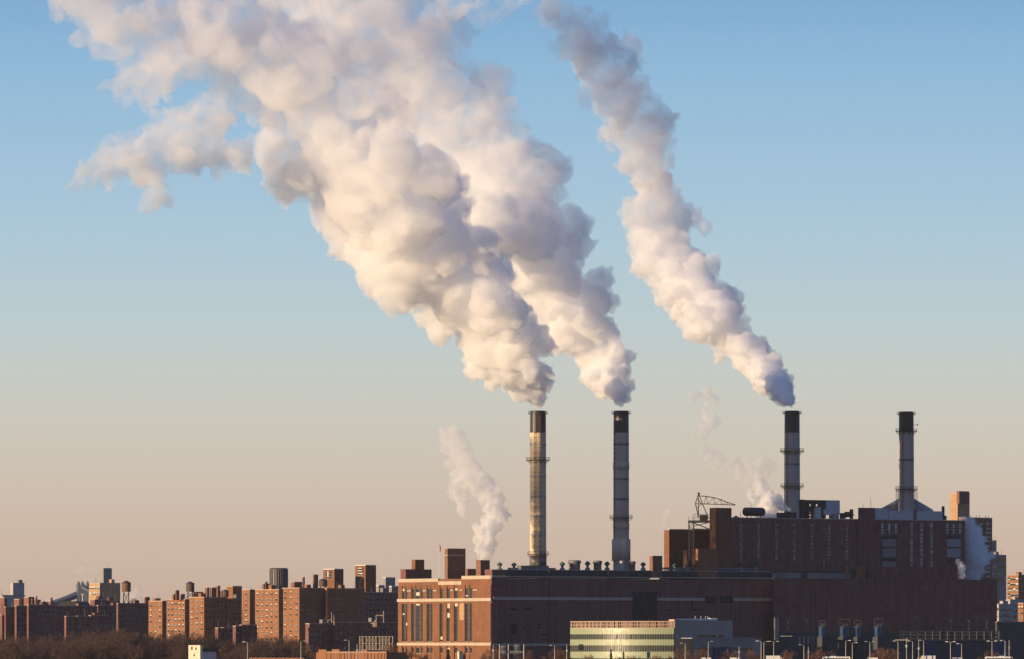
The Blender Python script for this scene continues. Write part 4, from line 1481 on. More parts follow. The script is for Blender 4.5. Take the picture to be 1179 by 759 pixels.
for px in (920.5, 925.5, 930.5):
    m_ = MB()
    F_.slab(m_, F_.px(px - 1.2), F_.px(px + 1.2), zy(742, 972), zy(733.6, 972), .15, 0)
    m_.build('louvre_panel', M['bluegrey'], ys)
ys = thing('storage_shed', 'wide dark shed with blue doors under the pipe rack', 'shed', (*G(1095, 965), 0))
F_ = Face(G(1046, 951), G(1156, 981))
m_ = MB().prism([F_.a, F_.b, F_.b + Vector((2, 10)), F_.a + Vector((2, 10))], 0, zy(737.4, 966))
m_.build('wall', M['louvre'], ys)
m_ = MB()
F_.slab(m_, -.2, F_.len + .2, zy(737.4, 966), zy(736.6, 966), .4, 10)
m_.build('roof', M['bluegrey'], ys)
for p0, p1 in ((1066, 1072), (1099, 1104), (1144, 1157)):
    m_ = MB()
    F_.slab(m_, F_.px(p0), F_.px(min(p1, 1155.5)), 0, zy(738.4, 966), .15, 0)
    m_.build('door', M['blue'], ys)
# navy storage tanks before the hall
for px, lab in ((581, 'left of the two navy round tanks before the shaded hall wall'), (597, 'right, taller one of two navy tanks before the shaded wall')):
    c_ = G(px, 960)
    t_ = thing('storage_tank', lab, 'tank', (c_.x, c_.y, 0), 'navy tanks before the hall')
    r_ = 5.4 * sc(960)
    zt_ = zy(741.6 if px < 590 else 740.6, 960)
    MB().lathe((c_.x, c_.y, 0), [(r_, 0), (r_, zt_ - 1.2), (r_ * .75, zt_ - .5), (r_ * .3, zt_)], 24).build('shell', M['navy'], t_)
    MB().lathe((c_.x, c_.y, zt_ - 1.2), [(r_, -.1), (r_ * 1.04, -.1), (r_ * 1.04, .1), (r_, .1)], 24, cap=False).build('rim', M['bluegrey'], t_)
# sign gantry over the road
gg = thing('road_gantry', 'slim steel sign gantry with three posts before the navy tanks', 'gantry', (*G(589, 894), 0))
for px in (575.2, 585.4, 603.2):
    p = G(px, 894)
    MB().tube((p.x, p.y, 0), (p.x, p.y, zy(742, 894)), .28, .22, 8).build('post', M['lamp'], gg)
m_ = MB()
m_.bar(at(575.2, 750, 894), at(603.2, 750, 894), .22)
m_.bar(at(575.2, 752, 894), at(603.2, 752, 894), .16)
for i in range(10):
    m_.bar(at(575.2 + 2.8 * i, 750, 894), at(578 + 2.8 * i, 752, 894), .12)
m_.build('truss', M['lamp'], gg)

# ================================================================== STREET LAMPS
DLm = 880


def lamp_proto(kind):
    root = bpy.data.objects.new('street_lamp', None)
    H = 10.0
    m_ = MB().tube((0, 0, 0), (0, 0, H), .19, .12, 8)
    m_.tube((0, 0, 0), (0, 0, .7), .26, .26, 8)
    COL.objects.link(root)
    m_.build('pole', M['lamp'], root)
    sides = {'left': (-1,), 'right': (1,), 'twin': (-1, 1), 'post': ()}[kind]
    for s_ in sides:
        a_ = MB()
        pts_ = [(0, 0, H - .3), (s_ * .5, 0, H + .15), (s_ * 1.1, 0, H + .3), (s_ * 1.5, 0, H + .3)]
        for p, q_ in zip(pts_[:-1], pts_[1:]):
            a_.tube(p, q_, .09, .08, 6)
        a_.build('arm', M['lamp'], root)
        h_ = MB()
        h_.box((s_ * 1.75, 0), (1, 0), H + .2, H + .46, 1.1, .42)
        h_.box((s_ * 1.75, 0), (1, 0), H + .12, H + .2, .8, .34, 1)
        h_.build('lamp_head', [M['white'], M['glass']], root)
    if kind == 'post':
        MB().lathe((0, 0, H), [(.12, -.05), (.22, .05), (.2, .3), (.05, .4)], 8).build('finial', M['lamp'], root)
        MB().box((0, -.25), (1, 0), H * .62, H * .72, .9, .4).build('junction_box', M['grey'], root)
    return root


def copy_tree(o, parent=None):
    c_ = o.copy()
    COL.objects.link(c_)
    c_.parent = parent
    for ch in o.children:
        copy_tree(ch, c_)
    return c_


LAMPS = [('left', 285.0, 739, 'single lamp left of the low brick boundary wall\'s middle'), ('right', 346.5, 738, 'single lamp before the broad flank of the brick tower'),
         ('left', 402.0, 737, 'single lamp rising above the orange brick warehouse roof'), ('post', 411.3, 742, 'bare pole with a box above the orange warehouse roof'),
         ('post', 568.0, 742, 'bare pole with a box at the corner of the striped hall'), ('left', 638.6, 743, 'single lamp left of the red bare tree beside the glass office'),
         ('post', 652.6, 742.5, 'bare pole at the left edge of the green glass office'), ('left', 789.0, 740.5, 'single lamp right at the corner of the glass office'),
         ('right', 815.6, 738.5, 'single lamp before the blue grey office annex windows'), ('post', 851.0, 744.5, 'short bare pole before the annex by the blue shutter'),
         ('left', 876.4, 738, 'left lamp of the close pair beside the office annex'), ('right', 879.6, 738.5, 'right lamp of the close pair beside the office annex'),
         ('twin', 890.8, 738.4, 'twin headed lamp below the vertical pale duct'), ('left', 925.6, 742.4, 'short single lamp before the control shed louvres'),
         ('post', 930.8, 745, 'bare pole with a box before the control shed'), ('right', 973.8, 737.4, 'single lamp in front of the widest blue transformer'),
         ('right', 981.4, 739.8, 'single lamp just right of the widest transformer'), ('twin', 1001.6, 738.6, 'twin headed lamp between the last two transformers'),
         ('left', 1034.0, 738, 'single lamp at the left end of the pipe rack'), ('post', 1043.8, 734.4, 'tallest bare pole with a box by the pipe rack'),
         ('left', 1050.8, 738, 'first of three poles close together by the cream truck cab'), ('post', 1057.8, 738.5, 'middle of three poles close together by the cream truck cab'),
         ('left', 1063.6, 737, 'last of three poles close together by the cream truck cab'), ('twin', 1094.4, 738.8, 'twin headed lamp before the middle of the storage shed'),
         ('left', 1107.2, 741, 'lower curved lamp left of the storage shed\'s blue end doors'), ('twin', 1142.2, 738, 'twin headed lamp at the blue end doors of the shed'),
         ('left', 1157.2, 737.6, 'single lamp of the last pair at far right'), ('post', 1162.0, 737.2, 'bare pole at the far right end of the row')]
protos = {}
for kind, px, yt, lab in LAMPS:
    D_ = DLm if px > 500 else 905
    p = G(px, 869.5 if px > 620 else 890.5)
    D_ = p.y
    if kind not in protos:
        o = protos[kind] = lamp_proto(kind)
    else:
        o = copy_tree(protos[kind])
    o.location = (p.x, p.y, ROAD + .85)
    hs_ = (zy(yt, D_) - ROAD - .85) / (10.4 if kind != 'post' else 10.3)
    o.scale = (1, 1, hs_)
    o.rotation_euler = (0, 0, random.uniform(-.4, .4))
    tag(o, lab if len(lab.split()) >= 4 else lab + ' on the road', 'street lamp', 'street lamps along the elevated road')


# ================================================================== VEHICLES ON THE ROAD
def vehicle(label, kind, px, lane, facing=1):
    D_ = lane
    c_ = G(px, D_)
    root = thing({'van': 'delivery_van', 'truck': 'box_truck', 'bus': 'city_bus', 'car': 'parked_car'}[kind], label, {'van': 'van', 'truck': 'truck', 'bus': 'bus', 'car': 'car'}[kind], (c_.x, c_.y, ROAD), 'vehicles on the elevated road')
    s_ = facing

    def X(x):
        return c_.x + s_ * x

    def profile(mb_, pts_, y0, y1, mi=0):
        v0 = [(X(x), c_.y + y0, ROAD + z) for x, z in pts_]
        v1 = [(X(x), c_.y + y1, ROAD + z) for x, z in pts_]
        n_ = len(pts_)
        mb_.add(v0 + v1, [tuple(range(n_)), tuple(range(2 * n_ - 1, n_ - 1, -1))] + [(i, n_ + i, n_ + (i + 1) % n_, (i + 1) % n_) for i in range(n_)], mi)

    if kind == 'van':
        L_, H_, ax = 5.8, 2.7, (-1.8, 1.7)
        profile_pts = [(-2.9, .35), (2.85, .35), (2.9, 1.0), (2.3, 1.25), (1.6, 2.45), (1.2, 2.68), (-2.75, 2.7), (-2.9, 2.4)]
        m_ = MB()
        profile(m_, profile_pts, -1, 1)
        m_.build('body', M['van'], root)
        m_ = MB()
        profile(m_, [(2.25, 1.35), (1.66, 2.35), (1.0, 2.4), (1.0, 1.4)], -1.02, 1.02)
        m_.build('cab_window', M['glass'], root)
    elif kind == 'truck':
        ax = (-2.6, -1.6, 3.2)
        m_ = MB()
        profile(m_, [(-4.2, .95), (1.9, .95), (1.9, 3.5), (-4.2, 3.5)], -1.25, 1.25)
        profile(m_, [(-4.24, 3.38), (1.94, 3.38), (1.94, 3.56), (-4.24, 3.56)], -1.3, 1.3)
        for i in range(7):
            profile(m_, [(-4.1 + i, 1.0), (-4.02 + i, 1.0), (-4.02 + i, 3.4), (-4.1 + i, 3.4)], -1.29, 1.29)
        m_.build('cargo_box', M['van'], root)
        m_ = MB()
        profile(m_, [(2.1, .5), (4.2, .5), (4.25, 1.3), (3.95, 1.5), (3.5, 2.6), (2.1, 2.7)], -1.15, 1.15)
        profile(m_, [(-4.1, .6), (2.2, .6), (2.2, .9), (-4.1, .9)], -.5, .5)
        m_.build('cab', M['cream'], root)
        m_ = MB()
        profile(m_, [(3.9, 1.6), (3.5, 2.5), (2.6, 2.5), (2.6, 1.6)], -1.17, 1.17)
        m_.build('cab_window', M['glass'], root)
    else:
        ax = (-3.4, 3.6)
        m_ = MB()
        profile(m_, [(-6, .35), (6, .35), (6.05, 2.9), (5.8, 3.15), (-5.8, 3.15), (-6.05, 2.9)], -1.25, 1.25)
        profile(m_, [(-3, 3.15), (0, 3.15), (0, 3.4), (-3, 3.4)], -.9, .9)
        m_.build('body', M['van'], root)
        for i in range(9):
            m_ = MB()
            profile(m_, [(-5.6 + i * 1.25, 1.4), (-4.5 + i * 1.25, 1.4), (-4.5 + i * 1.25, 2.5), (-5.6 + i * 1.25, 2.5)], -1.27, 1.27)
            m_.build('window', M['glass'], root)
    for x in ax:
        for y in (-1.0, 1.0):
            w_ = MB().tube((X(x), c_.y + y - .14, ROAD + .45), (X(x), c_.y + y + .14, ROAD + .45), .45, n=16)
            o_ = w_.build('wheel', M['tyre'], root)
            MB().tube((X(x), c_.y + y - .16, ROAD + .45), (X(x), c_.y + y + .16, ROAD + .45), .24, n=12).build('rim', M['steel_grey'], o_)
    return root


for lab, k_, px, lane, fc in (('white delivery van below the office annex shutter', 'van', 811, 876, -1), ('white delivery van beneath the glass office annex end', 'van', 848, 884, 1),
                              ('long white bus below the blue transformers', 'bus', 963, 876, 1), ('box truck with a cream cab by the three close poles', 'truck', 1066, 876, -1),
                              ('white van below the middle of the storage shed', 'van', 1104, 884, 1), ('long white bus near the shed\'s blue end doors', 'bus', 1150, 876, -1),
                              ('white box truck just past the control shed', 'truck', 893, 884, 1), ('white van under the narrow transformer', 'van', 1003, 884, -1)):
    vehicle(lab, k_, px, lane, fc)


# ================================================================== TREES (bare winter trees)
def bare_tree_meshes(seed, h, spread=.38, twigs=1500, levels=4, low=.22):
    rr = random.Random(seed)
    trunk, crown = MB(), MB()
    segs = []

    def grow(p, d, ln, r, lv):
        n = 3
        for i in range(n):
            d = (d + Vector((rr.gauss(0, .13), rr.gauss(0, .13), rr.gauss(.05, .09)))).normalized()
            q_ = p + d * ln / n
            r2 = r * .86
            trunk.tube(p, q_, r, r2, 6 if lv < 2 else 4, caps=False) if lv < 3 else crown.tube(p, q_, r, r2, 3, caps=False, smooth=False)
            segs.append((p.copy(), q_.copy(), lv))
            p, r = q_, r2
            if lv < levels and (lv > 0 or i >= 0):
                for k in range(rr.choice((1, 2, 2)) if lv else 2):
                    a_ = rr.uniform(0, 2 * PI)
                    side = d.orthogonal().normalized()
                    side.rotate(__import__('mathutils').Quaternion(d, a_))
                    nd = (d * rr.uniform(.5, 1) + side * rr.uniform(.55, 1.05)).normalized()
                    grow(p.copy(), nd, ln * rr.uniform(.5, .72), r * .55, lv + 1)

    grow(Vector((0, 0, 0)), Vector((0, 0, 1)), h * .55, h * .022, 0)
    tips = [s_ for s_ in segs if s_[2] >= 2]
    for i in range(twigs):
        a_, b_, lv = rr.choice(tips)
        p = a_.lerp(b_, rr.random())
        d = ((b_ - a_).normalized() + Vector((rr.gauss(0, .7), rr.gauss(0, .7), rr.gauss(.2, .5)))).normalized()
        q_ = p + d * rr.uniform(.05, .11) * h
        s2 = d.orthogonal().normalized() * .055
        s2.rotate(__import__('mathutils').Quaternion(d, rr.uniform(0, 6.28)))
        crown.add([p - s2, p + s2, q_ + s2 * .4, q_ - s2 * .4], [(0, 1, 2, 3)])
    zmax = max(v[2] for v in crown.v)
    for mb_ in (trunk, crown):
        mb_.v = [(x * h / zmax, y * h / zmax, z * h / zmax) for x, y, z in mb_.v]
    return trunk, crown


def tree_proto(seed, h, m, **kw):
    t_, c_ = bare_tree_meshes(seed, h, **kw)
    root = bpy.data.objects.new('bare_tree', None)
    COL.objects.link(root)
    t_.build('trunk', M[m], root)
    c_.build('crown', M[m], root)
    return root


used = set()
TP = [tree_proto(11 + i, 20, 'bark', twigs=2600) for i in range(5)]
TRD = [tree_proto(31 + i, 10, 'bark_red', twigs=1400) for i in range(2)]


def put_tree(protos_, i, loc, hs, rz, label, group):
    pr = protos_[i % len(protos_)]
    o = pr if pr.name not in used else copy_tree(pr)
    used.add(pr.name)
    o.location = loc
    o.scale = (hs * random.uniform(.95, 1.25), hs * random.uniform(.95, 1.25), hs)
    o.rotation_euler = (0, 0, rz)
    tag(o, label, 'tree', group)


rt_ = random.Random(8)
TOPS = [(-20, 731), (20, 730), (45, 729), (70, 727), (95, 725), (120, 722), (145, 719), (160, 723), (185, 729), (200, 726), (215, 722), (240, 727), (262, 734), (285, 729), (310, 728), (335, 729), (352, 737)]


def top_y(px):
    for (x0, y0), (x1, y1) in zip(TOPS[:-1], TOPS[1:]):
        if x0 <= px <= x1:
            return y0 + (y1 - y0) * (px - x0) / (x1 - x0)
    return 735


i = 0
for row, (D_, dy, step) in enumerate(((1225, 0, 8.5), (1180, 3.0, 9), (1120, 7.0, 10), (1060, 11.5, 11.5))):
    px = -14 + row * 2.3
    while px < (356 if row < 2 else 345):
        y = top_y(px) + dy + rt_.uniform(-1.5, 3.0)
        if not (row >= 2 and 209 < px < 252):
            h = zy(y, D_)
            x = (px - CX) * sc(D_)
            put_tree(TP, i, (x, D_ + rt_.uniform(-14, 14), 0), h / 20, rt_.uniform(0, 6.28), 'bare brown winter tree in the dense park mass before the brick towers', 'bare park trees at lower left')
            i += 1
        px += step * rt_.uniform(.75, 1.25)
i = 0
for px, D_, y, lab in ((637, 905, 746, 'reddish bare tree left of the glass office, left of two'), (647, 903, 743.6, 'taller reddish bare tree touching the glass office\'s left end'),
                       (783, 900, 745, 'reddish bare tree at the right corner of the glass office'), (805, 898, 744, 'thin bare tree before the blue grey annex, left of the shutter'),
                       (838, 898, 746, 'thin bare tree right in front of the blue shutter'), (868, 900, 746, 'bare tree at the end of the office annex'),
                       (905, 930, 747, 'dim bare tree left of the control shed'), (937, 930, 746, 'dim bare tree between control shed and transformers'),
                       (955, 940, 748, 'dim bare tree left of the widest transformer'), (1012, 905, 743.6, 'reddish bare tree before the last transformer'),
                       (1022, 905, 746, 'low bare tree left of the pipe rack'), (1030, 905, 744.6, 'reddish bare tree at the pipe rack\'s left end'),
                       (1139, 905, 747, 'bare tree left of the shed\'s blue end doors'), (562, 960, 750, 'low bare tree under the corner of the striped hall'),
                       (571, 955, 744, 'slim bare tree left of the navy tanks'), (604, 955, 747, 'bare tree right of the navy tanks'),
                       (489, 960, 751, 'low bare tree before the left part of the striped hall'), (462, 965, 746, 'bare tree between the warehouse and the striped hall'),
                       (680, 900, 752, 'low bare tree before the green glass, near the teal sign'), (720, 898, 753.4, 'low bare tree before the middle of the green glass'),
                       (755, 898, 752.6, 'low bare tree before the right part of the green glass'), (448, 1120, 738, 'bare tree behind the right end of the pale lattice'),
                       (398, 1130, 744, 'bare tree left of the pale lattice screen'), (366, 1120, 742, 'bare tree before the left lit end of the low dark block')):
    h = zy(y, D_)
    put_tree(TRD, i, ((px - CX) * sc(D_), D_, 0), h / 10, rt_.uniform(0, 6.28), lab, None)
    i += 1
# dark evergreens
for px, D_, y, wpx, lab in ((516, 955, 747.2, 9, 'dark pointed evergreen before the striped lit hall'), (534, 958, 752, 5, 'small dark evergreen beside the cream gate pier'),
                            (668.5, 902, 749.5, 0, None), (703.5, 897, 747.4, 4.5, 'dark slim conifer before the green glass, left one'), (718, 897, 750.6, 3.6, 'dark slim conifer before the green glass, right one')):
    if not lab:
        continue
    h = zy(y, D_)
    x = (px - CX) * sc(D_)
    root = thing('evergreen_tree', lab, 'tree', (x, D_, 0))
    MB().tube((x, D_, 0), (x, D_, h * .9), .22, .05, 8).build('trunk', M['bark'], root)
    m_ = MB()
    for k in range(1100):
        z = h * (.1 + .9 * rt_.random() ** 1.2)
        rad = wpx * sc(D_) / 2 * (1.05 - z / h) * 1.6
        t = rt_.uniform(0, 6.28)
        r0 = rad * rt_.uniform(.3, 1.05)
        c_ = Vector((x + r0 * math.cos(t), D_ + r0 * math.sin(t), z - r0 * .25))
        u = Vector((math.cos(t), math.sin(t), -.5)) * rt_.uniform(.3, .65)
        v = Vector((-math.sin(t), math.cos(t), rt_.uniform(-.3, .3))) * rt_.uniform(.12, .3)
        m_.add([c_ - u * .3 - v, c_ + u, c_ - u * .3 + v], [(0, 1, 2)])
    m_.build('crown', M['leaf'], root)


# ================================================================== STEAM PLUMES
def ico(sub):
    b_ = bmesh.new()
    bmesh.ops.create_icosphere(b_, subdivisions=sub, radius=1)
    me = np.array([v.co[:] for v in b_.verts])
    f_ = np.array([[v.index for v in x.verts] for x in b_.faces])
    b_.free()
    return me, f_


I1, I2, I3 = ico(1), ico(2), ico(3)


def catmull(P, n):
    P = np.array(P, float)
    Q = np.vstack([2 * P[0] - P[1], P, 2 * P[-1] - P[-2]])
    out = []
    for i in range(len(P) - 1):
        a, b, c, d = Q[i:i + 4]
        for t in np.linspace(0, 1, n, endpoint=False):
            out.append(.5 * (2 * b + (c - a) * t + (2 * a - 5 * b + 4 * c - d) * t * t + (3 * b - a - 3 * c + d) * t ** 3))
    out.append(P[-1])
    return np.array(out)


def puffs(spine, seed, nmid=13, nsm=7, core=.62, loose=0.0, shear=0.0):
    """shear: skews each cross-section in depth to set how much sunlit face shows"""
    rng = np.random.default_rng(seed)
    C = catmull(spine, 24)
    sp = []
    last = None
    for px, py, r, D_ in C:
        c = np.array(at(px, py, D_))
        rr_ = max(r * sc(D_), .5)
        if last is not None and np.linalg.norm(c - last) < rr_ * .36:
            continue
        last = c
        c = c + rng.normal(size=3) * rr_ * loose
        n0 = len(sp)
        sp.append((*c, rr_ * core * rng.uniform(.9, 1.08)))
        for k in range(nmid):
            u = rng.normal(size=3)
            u /= np.linalg.norm(u)
            m = c + u * rr_ * rng.uniform(.5, .84)
            rm = rr_ * rng.uniform(.16, .36)
            sp.append((*m, rm))
            for j in range(nsm):
                u2 = rng.normal(size=3)
                u2 = u2 / np.linalg.norm(u2) + u * .6
                u2 /= np.linalg.norm(u2)
                rs = rm * rng.uniform(.2, .5)
                m2 = m + u2 * rm * .9
                sp.append((*m2, rs))
                for l in range(3):
                    u3 = rng.normal(size=3)
                    u3 = u3 / np.linalg.norm(u3) + u2 * .5
                    u3 /= np.linalg.norm(u3)
                    sp.append((*(m2 + u3 * rs * .9), rs * rng.uniform(.3, .5)))
        if shear:
            sp[n0:] = [(x, y - shear * (x - c[0]), z, r_) for x, y, z, r_ in sp[n0:]]  # depth skew shapes the plume for its sunlit and shaded sides
    return np.array(sp)


def steam(name, label, sp, voxel, m, warp, z_soft=(110, 260), top=1.0):
    """union of the puffs, remeshed, then pushed about by turbulence so no ball stays a ball"""
    V, F_, o = [], [], 0
    for x, y, z, r in sp:
        if r < voxel * .7:
            continue
        v, f_ = I3 if r > 10 * voxel else I2 if r > 2.5 * voxel else I1
        V.append(v * r + np.array([x, y, z]))
        F_.append(f_ + o)
        o += len(v)
    V = np.vstack(V)
    F_ = np.vstack(F_)
    me = bpy.data.meshes.new(name)
    me.from_pydata(V.tolist(), [], F_.tolist())
    ob_ = bpy.data.objects.new(name, me)
    COL.objects.link(ob_)
    md = ob_.modifiers.new('r', 'REMESH')
    md.mode = 'VOXEL'
    md.voxel_size = voxel
    ms = ob_.modifiers.new('s', 'SMOOTH')
    ms.factor, ms.iterations = .5, 2
    dg = bpy.context.evaluated_depsgraph_get()
    me2 = bpy.data.meshes.new_from_object(ob_.evaluated_get(dg))
    ob_.modifiers.clear()
    ob_.data = me2
    bpy.data.meshes.remove(me)
    me2.name = name
    P = np.empty(len(me2.vertices) * 3)
    N = np.empty(len(me2.vertices) * 3)
    me2.vertices.foreach_get('co', P)
    me2.vertices.foreach_get('normal', N)
    P, N = P.reshape(-1, 3), N.reshape(-1, 3)
    A = np.clip((P[:, 2] - z_soft[0]) / (z_soft[1] - z_soft[0]), 0, 1)
    for size, a0, a1, along in warp:
        amp = a0 + (a1 - a0) * A
        if along:                                # billows: round lumps with sharp creases between them
            d = np.array([noise.turbulence(p / size, 2, True) for p in map(Vector, P)]) - .5
            P = P + N * (d * amp)[:, None]
        else:
            d = np.array([noise.noise_vector(p / size)[:] for p in map(Vector, P)])
            P = P + d * amp[:, None]
    me2.vertices.foreach_set('co', P.reshape(-1))
    me2.polygons.foreach_set('use_smooth', [True] * len(me2.polygons))
    me2.materials.clear()
    me2.materials.append(m)
    me2.update()
    print(name, len(sp), len(me2.vertices))
    return tag(ob_, label, 'steam plume')


def steam_mat(name, z0, z1, dens, skin, col=(.99, .985, .985), aniso=0.0, power=1.0, wisps=0.0):
    """thin white skin of droplets over a scattering volume, both thinning with height"""
    m = bpy.data.materials.new(name)
    m.use_nodes = True
    n = m.node_tree
    n.nodes.clear()
    L = n.links
    out = n.nodes.new('ShaderNodeOutputMaterial')
    geo = n.nodes.new('ShaderNodeNewGeometry')
    sx = n.nodes.new('ShaderNodeSeparateXYZ')
    L.new(geo.outputs['Position'], sx.inputs[0])

    def mr_(pair):
        q_ = n.nodes.new('ShaderNodeMapRange')
        for i, v in enumerate((z0, z1, 1, 0)):
            q_.inputs[i + 1].default_value = v
        L.new(sx.outputs[2], q_.inputs[0])
        pw = n.nodes.new('ShaderNodeMath')
        pw.operation = 'POWER'
        pw.inputs[1].default_value = power
        L.new(q_.outputs[0], pw.inputs[0])
        ma = n.nodes.new('ShaderNodeMath')
        ma.operation = 'MULTIPLY_ADD'
        ma.inputs[1].default_value, ma.inputs[2].default_value = pair[0] - pair[1], pair[1]
        L.new(pw.outputs[0], ma.inputs[0])
        return ma.outputs[0]

    vs = n.nodes.new('ShaderNodeVolumeScatter')
    vs.inputs['Color'].default_value = (*col, 1)
    vs.inputs['Anisotropy'].default_value = aniso
    if dens[0] == dens[1]:
        vs.inputs['Density'].default_value = dens[0]
    else:
        dsrc = mr_(dens)
        if wisps:
            nz = n.nodes.new('ShaderNodeTexNoise')
            nz.inputs['Scale'].default_value = .075
            nz.inputs['Detail'].default_value = 4
            nz.inputs['Roughness'].default_value = .62
            L.new(geo.outputs['Position'], nz.inputs['Vector'])
            th = n.nodes.new('ShaderNodeMapRange')
            for i, v in enumerate((.36, .62, 0, wisps)):
                th.inputs[i + 1].default_value = v
            L.new(nz.outputs['Fac'], th.inputs[0])
            hh = n.nodes.new('ShaderNodeMapRange')
            for i, v in enumerate((z0 + (z1 - z0) * .2, z0 + (z1 - z0) * .75, 0, 1)):
                hh.inputs[i + 1].default_value = v
            L.new(sx.outputs[2], hh.inputs[0])
            bl = n.nodes.new('ShaderNodeMix')
            bl.inputs[2].default_value = 1
            L.new(hh.outputs[0], bl.inputs[0])
            L.new(th.outputs[0], bl.inputs[3])
            mm = n.nodes.new('ShaderNodeMath')
            mm.operation = 'MULTIPLY'
            L.new(dsrc, mm.inputs[0])
            L.new(bl.outputs[0], mm.inputs[1])
            dsrc = mm.outputs[0]
        L.new(dsrc, vs.inputs['Density'])
    L.new(vs.outputs[0], out.inputs['Volume'])
    tr = n.nodes.new('ShaderNodeBsdfTransparent')
    df = n.nodes.new('ShaderNodeBsdfDiffuse')
    df.inputs[0].default_value = (.8, .79, .78, 1)
    mx = n.nodes.new('ShaderNodeMixShader')
    L.new(mr_(skin), mx.inputs[0])
    L.new(tr.outputs[0], mx.inputs[1])
    L.new(df.outputs[0], mx.inputs[2])
    L.new(mx.outputs[0], out.inputs['Surface'])
    return m


BIG = ((26, 1.5, 7, False), (9, 1.0, 2.6, False), (5, .8, 1.2, False), (2.6, .6, .6, True), (1.3, .3, .3, False))
MID = ((14, 1.2, 4.0, False), (5, .7, 1.6, False), (3, .6, .8, False), (1.7, .45, .4, True), (.9, .2, .2, False))
SML = ((6, .9, 1.8, False), (2.4, .4, .7, False))
MS = steam_mat('stack_steam', 112, 280, (.30, .036), (.13, .008), (.999, .996, .99), 0.0, 1.9, 2.2)
plume1 = [(620, 465, 7, 1037), (611, 441, 23, 1028), (588, 405, 47, 1010), (552, 358, 62, 996), (508, 304, 76, 985), (464, 252, 86, 970), (422, 196, 92, 955), (384, 138, 94, 945),
          (335, 78, 84, 940), (275, 38, 66, 935), (205, 45, 62, 930), (150, 22, 54, 930), (70, -25, 45, 930)]
plume1b = [(128, 112, 20, 925), (165, 100, 34, 928), (205, 70, 44, 930)]
plume1c = [(80, 210, 10, 925), (116, 200, 26, 925), (160, 188, 38, 926), (204, 168, 42, 928), (240, 142, 30, 930), (262, 116, 12, 930)]
plume1d = [(160, 205, 16, 926), (178, 228, 15, 926), (172, 246, 8, 926)]
plume1e = [(215, 180, 20, 928), (262, 178, 24, 930), (296, 170, 14, 930)]
sp1 = np.vstack([puffs(plume1, 1, loose=.06, shear=.95), puffs(plume1b, 11, loose=.2), puffs(plume1c, 12, loose=.15), puffs(plume1d, 13, loose=.2), puffs(plume1e, 14, loose=.2)])
steam('steam_plume', 'largest bright white steam plume, rising from the tan smokestack to the top left', sp1, .7, MS, BIG)
plume2 = [(714, 465, 7, 1060), (705, 438, 25, 1074), (683, 402, 42, 1094), (652, 352, 54, 1090), (622, 304, 62, 1082), (590, 248, 80, 1078), (548, 192, 86, 1078), (512, 132, 80, 1078),
          (478, 82, 76, 1074), (430, 35, 84, 1066), (370, -15, 88, 1060)]
plume2b = [(648, 262, 24, 1086), (662, 284, 15, 1084), (675, 288, 6, 1084)]
plume2c = [(545, 85, 22, 1030), (500, 20, 26, 1030), (560, 8, 18, 1030), (610, -6, 14, 1030)]
steam('steam_plume', 'steam plume of the shaded grey stack, tucked behind the largest plume',
      np.vstack([puffs(plume2, 2, loose=.1, shear=.1), puffs(plume2b, 21, loose=.2, core=.4), puffs(plume2c, 22, loose=.25)]), .7, MS, BIG)
plume3 = [(911, 463, 6, 1108), (903, 453, 13, 1136), (896, 444, 18, 1154), (880, 428, 25, 1184), (856, 400, 29, 1202), (829, 370, 35, 1205), (798, 335, 44, 1222), (776, 300, 41, 1232), (757, 270, 42, 1240), (764, 232, 27, 1242),
          (743, 196, 27, 1200), (727, 152, 43, 1185), (703, 102, 36, 1165), (682, 62, 37, 1152), (660, 36, 31, 1144), (636, 10, 17, 1140)]
plume3b = [(798, 250, 12, 1242), (815, 262, 11, 1242)]
plume3c = [(752, 122, 16, 1180), (766, 146, 13, 1184)]
plume3d = [(722, 50, 16, 1105), (740, 66, 8, 1105)]
MS3 = steam_mat('right_stack_steam', 112, 280, (.30, .055), (.13, .012), (.996, .991, .988), 0.0, 1.7, 2.0)
steam('steam_plume', 'slender mauve steam plume standing alone, from the roof stack at right', np.vstack([puffs(plume3, 3, loose=.16, shear=-.6), puffs(plume3b, 31, loose=.2), puffs(plume3c, 32, loose=.3), puffs(plume3d, 33, loose=.3)]), .65, MS3, MID)
MSs = steam_mat('vent_steam', 35, 100, (.32, .10), (.18, .035))
v1 = [(556, 650, 6, 1016), (558, 630, 13, 1016), (564, 607, 16, 1016), (572, 590, 15, 1016), (566, 573, 17, 1016), (552, 560, 17, 1016), (539, 545, 19, 1016), (529, 520, 19, 1016), (520, 498, 16, 1016)]
v1b = [(534, 592, 5, 1016), (530, 572, 11, 1016), (526, 545, 14, 1016)]
steam('steam_plume', 'small S-shaped white steam column from the striped hall\'s roof chimney', np.vstack([puffs(v1, 4, loose=.08), puffs(v1b, 41, loose=.2)]), .35, MSs, SML)
MS5 = steam_mat('roof_steam', 60, 95, (.5, .2), (.22, .06))
v2 = [(887, 602, 14, 1112), (884, 585, 13, 1112), (880, 570, 11, 1112), (875, 556, 9, 1112), (871, 542, 6, 1112)]
v2b = [(909, 587, 3, 1100), (903, 584, 5, 1102), (896, 578, 8, 1106), (890, 574, 9, 1110)]
v2c = [(868, 575, 6, 1112), (862, 567, 4, 1112)]
steam('steam_plume', 'warm white steam puff between the roof tank and the roof stack', np.vstack([puffs(v2, 5, loose=.12), puffs(v2b, 51, loose=.1), puffs(v2c, 52, loose=.2)]), .35, MS5, SML)
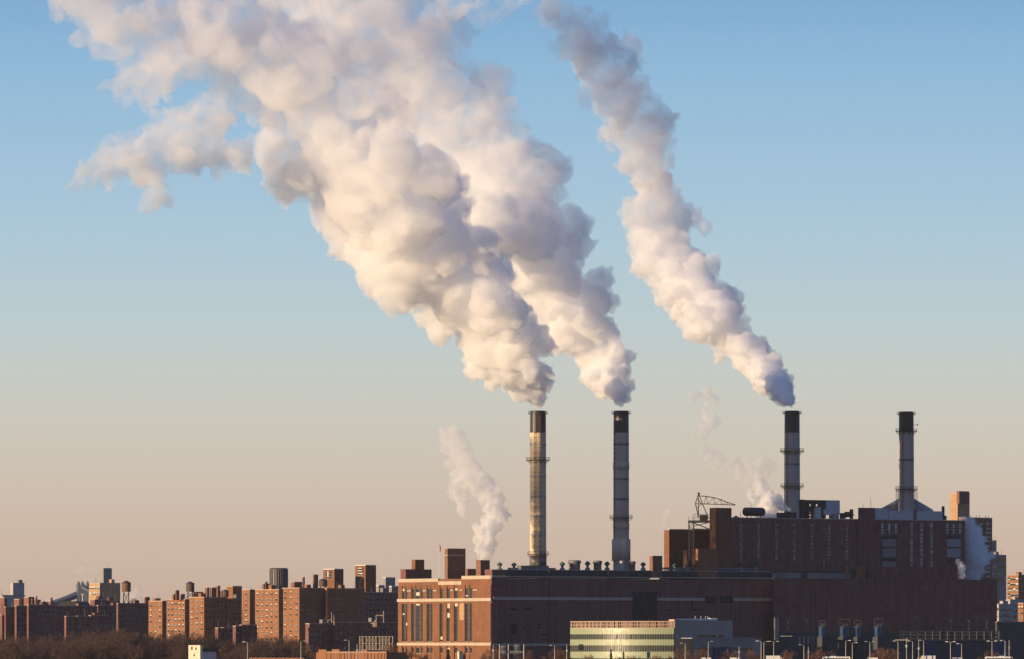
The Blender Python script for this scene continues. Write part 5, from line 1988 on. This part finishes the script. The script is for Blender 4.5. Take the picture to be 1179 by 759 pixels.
MS6 = steam_mat('shaded_steam', 35, 75, (.4, .15), (.3, .1))
v3 = [(1116, 672, 16, 1172), (1119, 655, 18, 1172), (1122, 638, 19, 1172), (1121, 622, 17, 1172), (1116, 608, 13, 1172), (1112, 598, 8, 1172)]
steam('steam_plume', 'bluish shaded steam cloud beside the boiler house\'s right end', puffs(v3, 6, loose=.1), .4, MS6, SML)
v4 = [(1107, 664, 6, 1142), (1106, 655, 6, 1142), (1102, 646, 4, 1142)]
steam('steam_plume', 'tiny sunlit steam puff at the left foot of the bluish cloud', puffs(v4, 7, loose=.15), .25, MS6, SML)
MS7 = steam_mat('thin_steam', 60, 140, (.035, .08), (.035, .06))
v5 = [(806, 452, 10, 1260), (816, 456, 11, 1260), (824, 462, 7, 1260)]
v5b = [(812, 470, 7, 1260), (818, 485, 10, 1260), (806, 500, 9, 1260)]
v5c = [(820, 520, 12, 1260), (826, 535, 10, 1260)]
v5d = [(850, 540, 12, 1260), (868, 548, 16, 1260), (884, 535, 13, 1260)]
steam('steam_plume', 'faint torn wisps of old steam drifting left of the roof stack', np.vstack([puffs(v, 8 + i, loose=.3) for i, v in enumerate((v5, v5b, v5c, v5d))]), .6, MS7, MID)
MS8 = steam_mat('far_steam', 80, 140, (.08, .04), (.08, .04))
v6 = [(149, 690, 6, 2000), (156, 684, 9, 2000), (160, 677, 6, 2000)]
steam('steam_plume', 'pale far steam puff beside the rusty water tower', puffs(v6, 9, loose=.1), 1, MS8, MID)
MS9 = steam_mat('far_smoke', 80, 140, (.05, .05), (.04, .04), col=(.3, .29, .34))
v7 = [(86, 659, 6, 2400), (95, 657, 9, 2400), (104, 659, 7, 2400)]
steam('smoke_puff', 'small grey smoke puff floating above the bridge tower', puffs(v7, 10, loose=.1), 1.2, MS9, MID)
v8 = [(768, 608, 3, 1082), (764, 598, 6, 1082), (770, 588, 5, 1082)]
steam('steam_plume', 'thin steam wisp over the left corner of the brown side block', puffs(v8, 17, loose=.3), .4, MS7, SML)
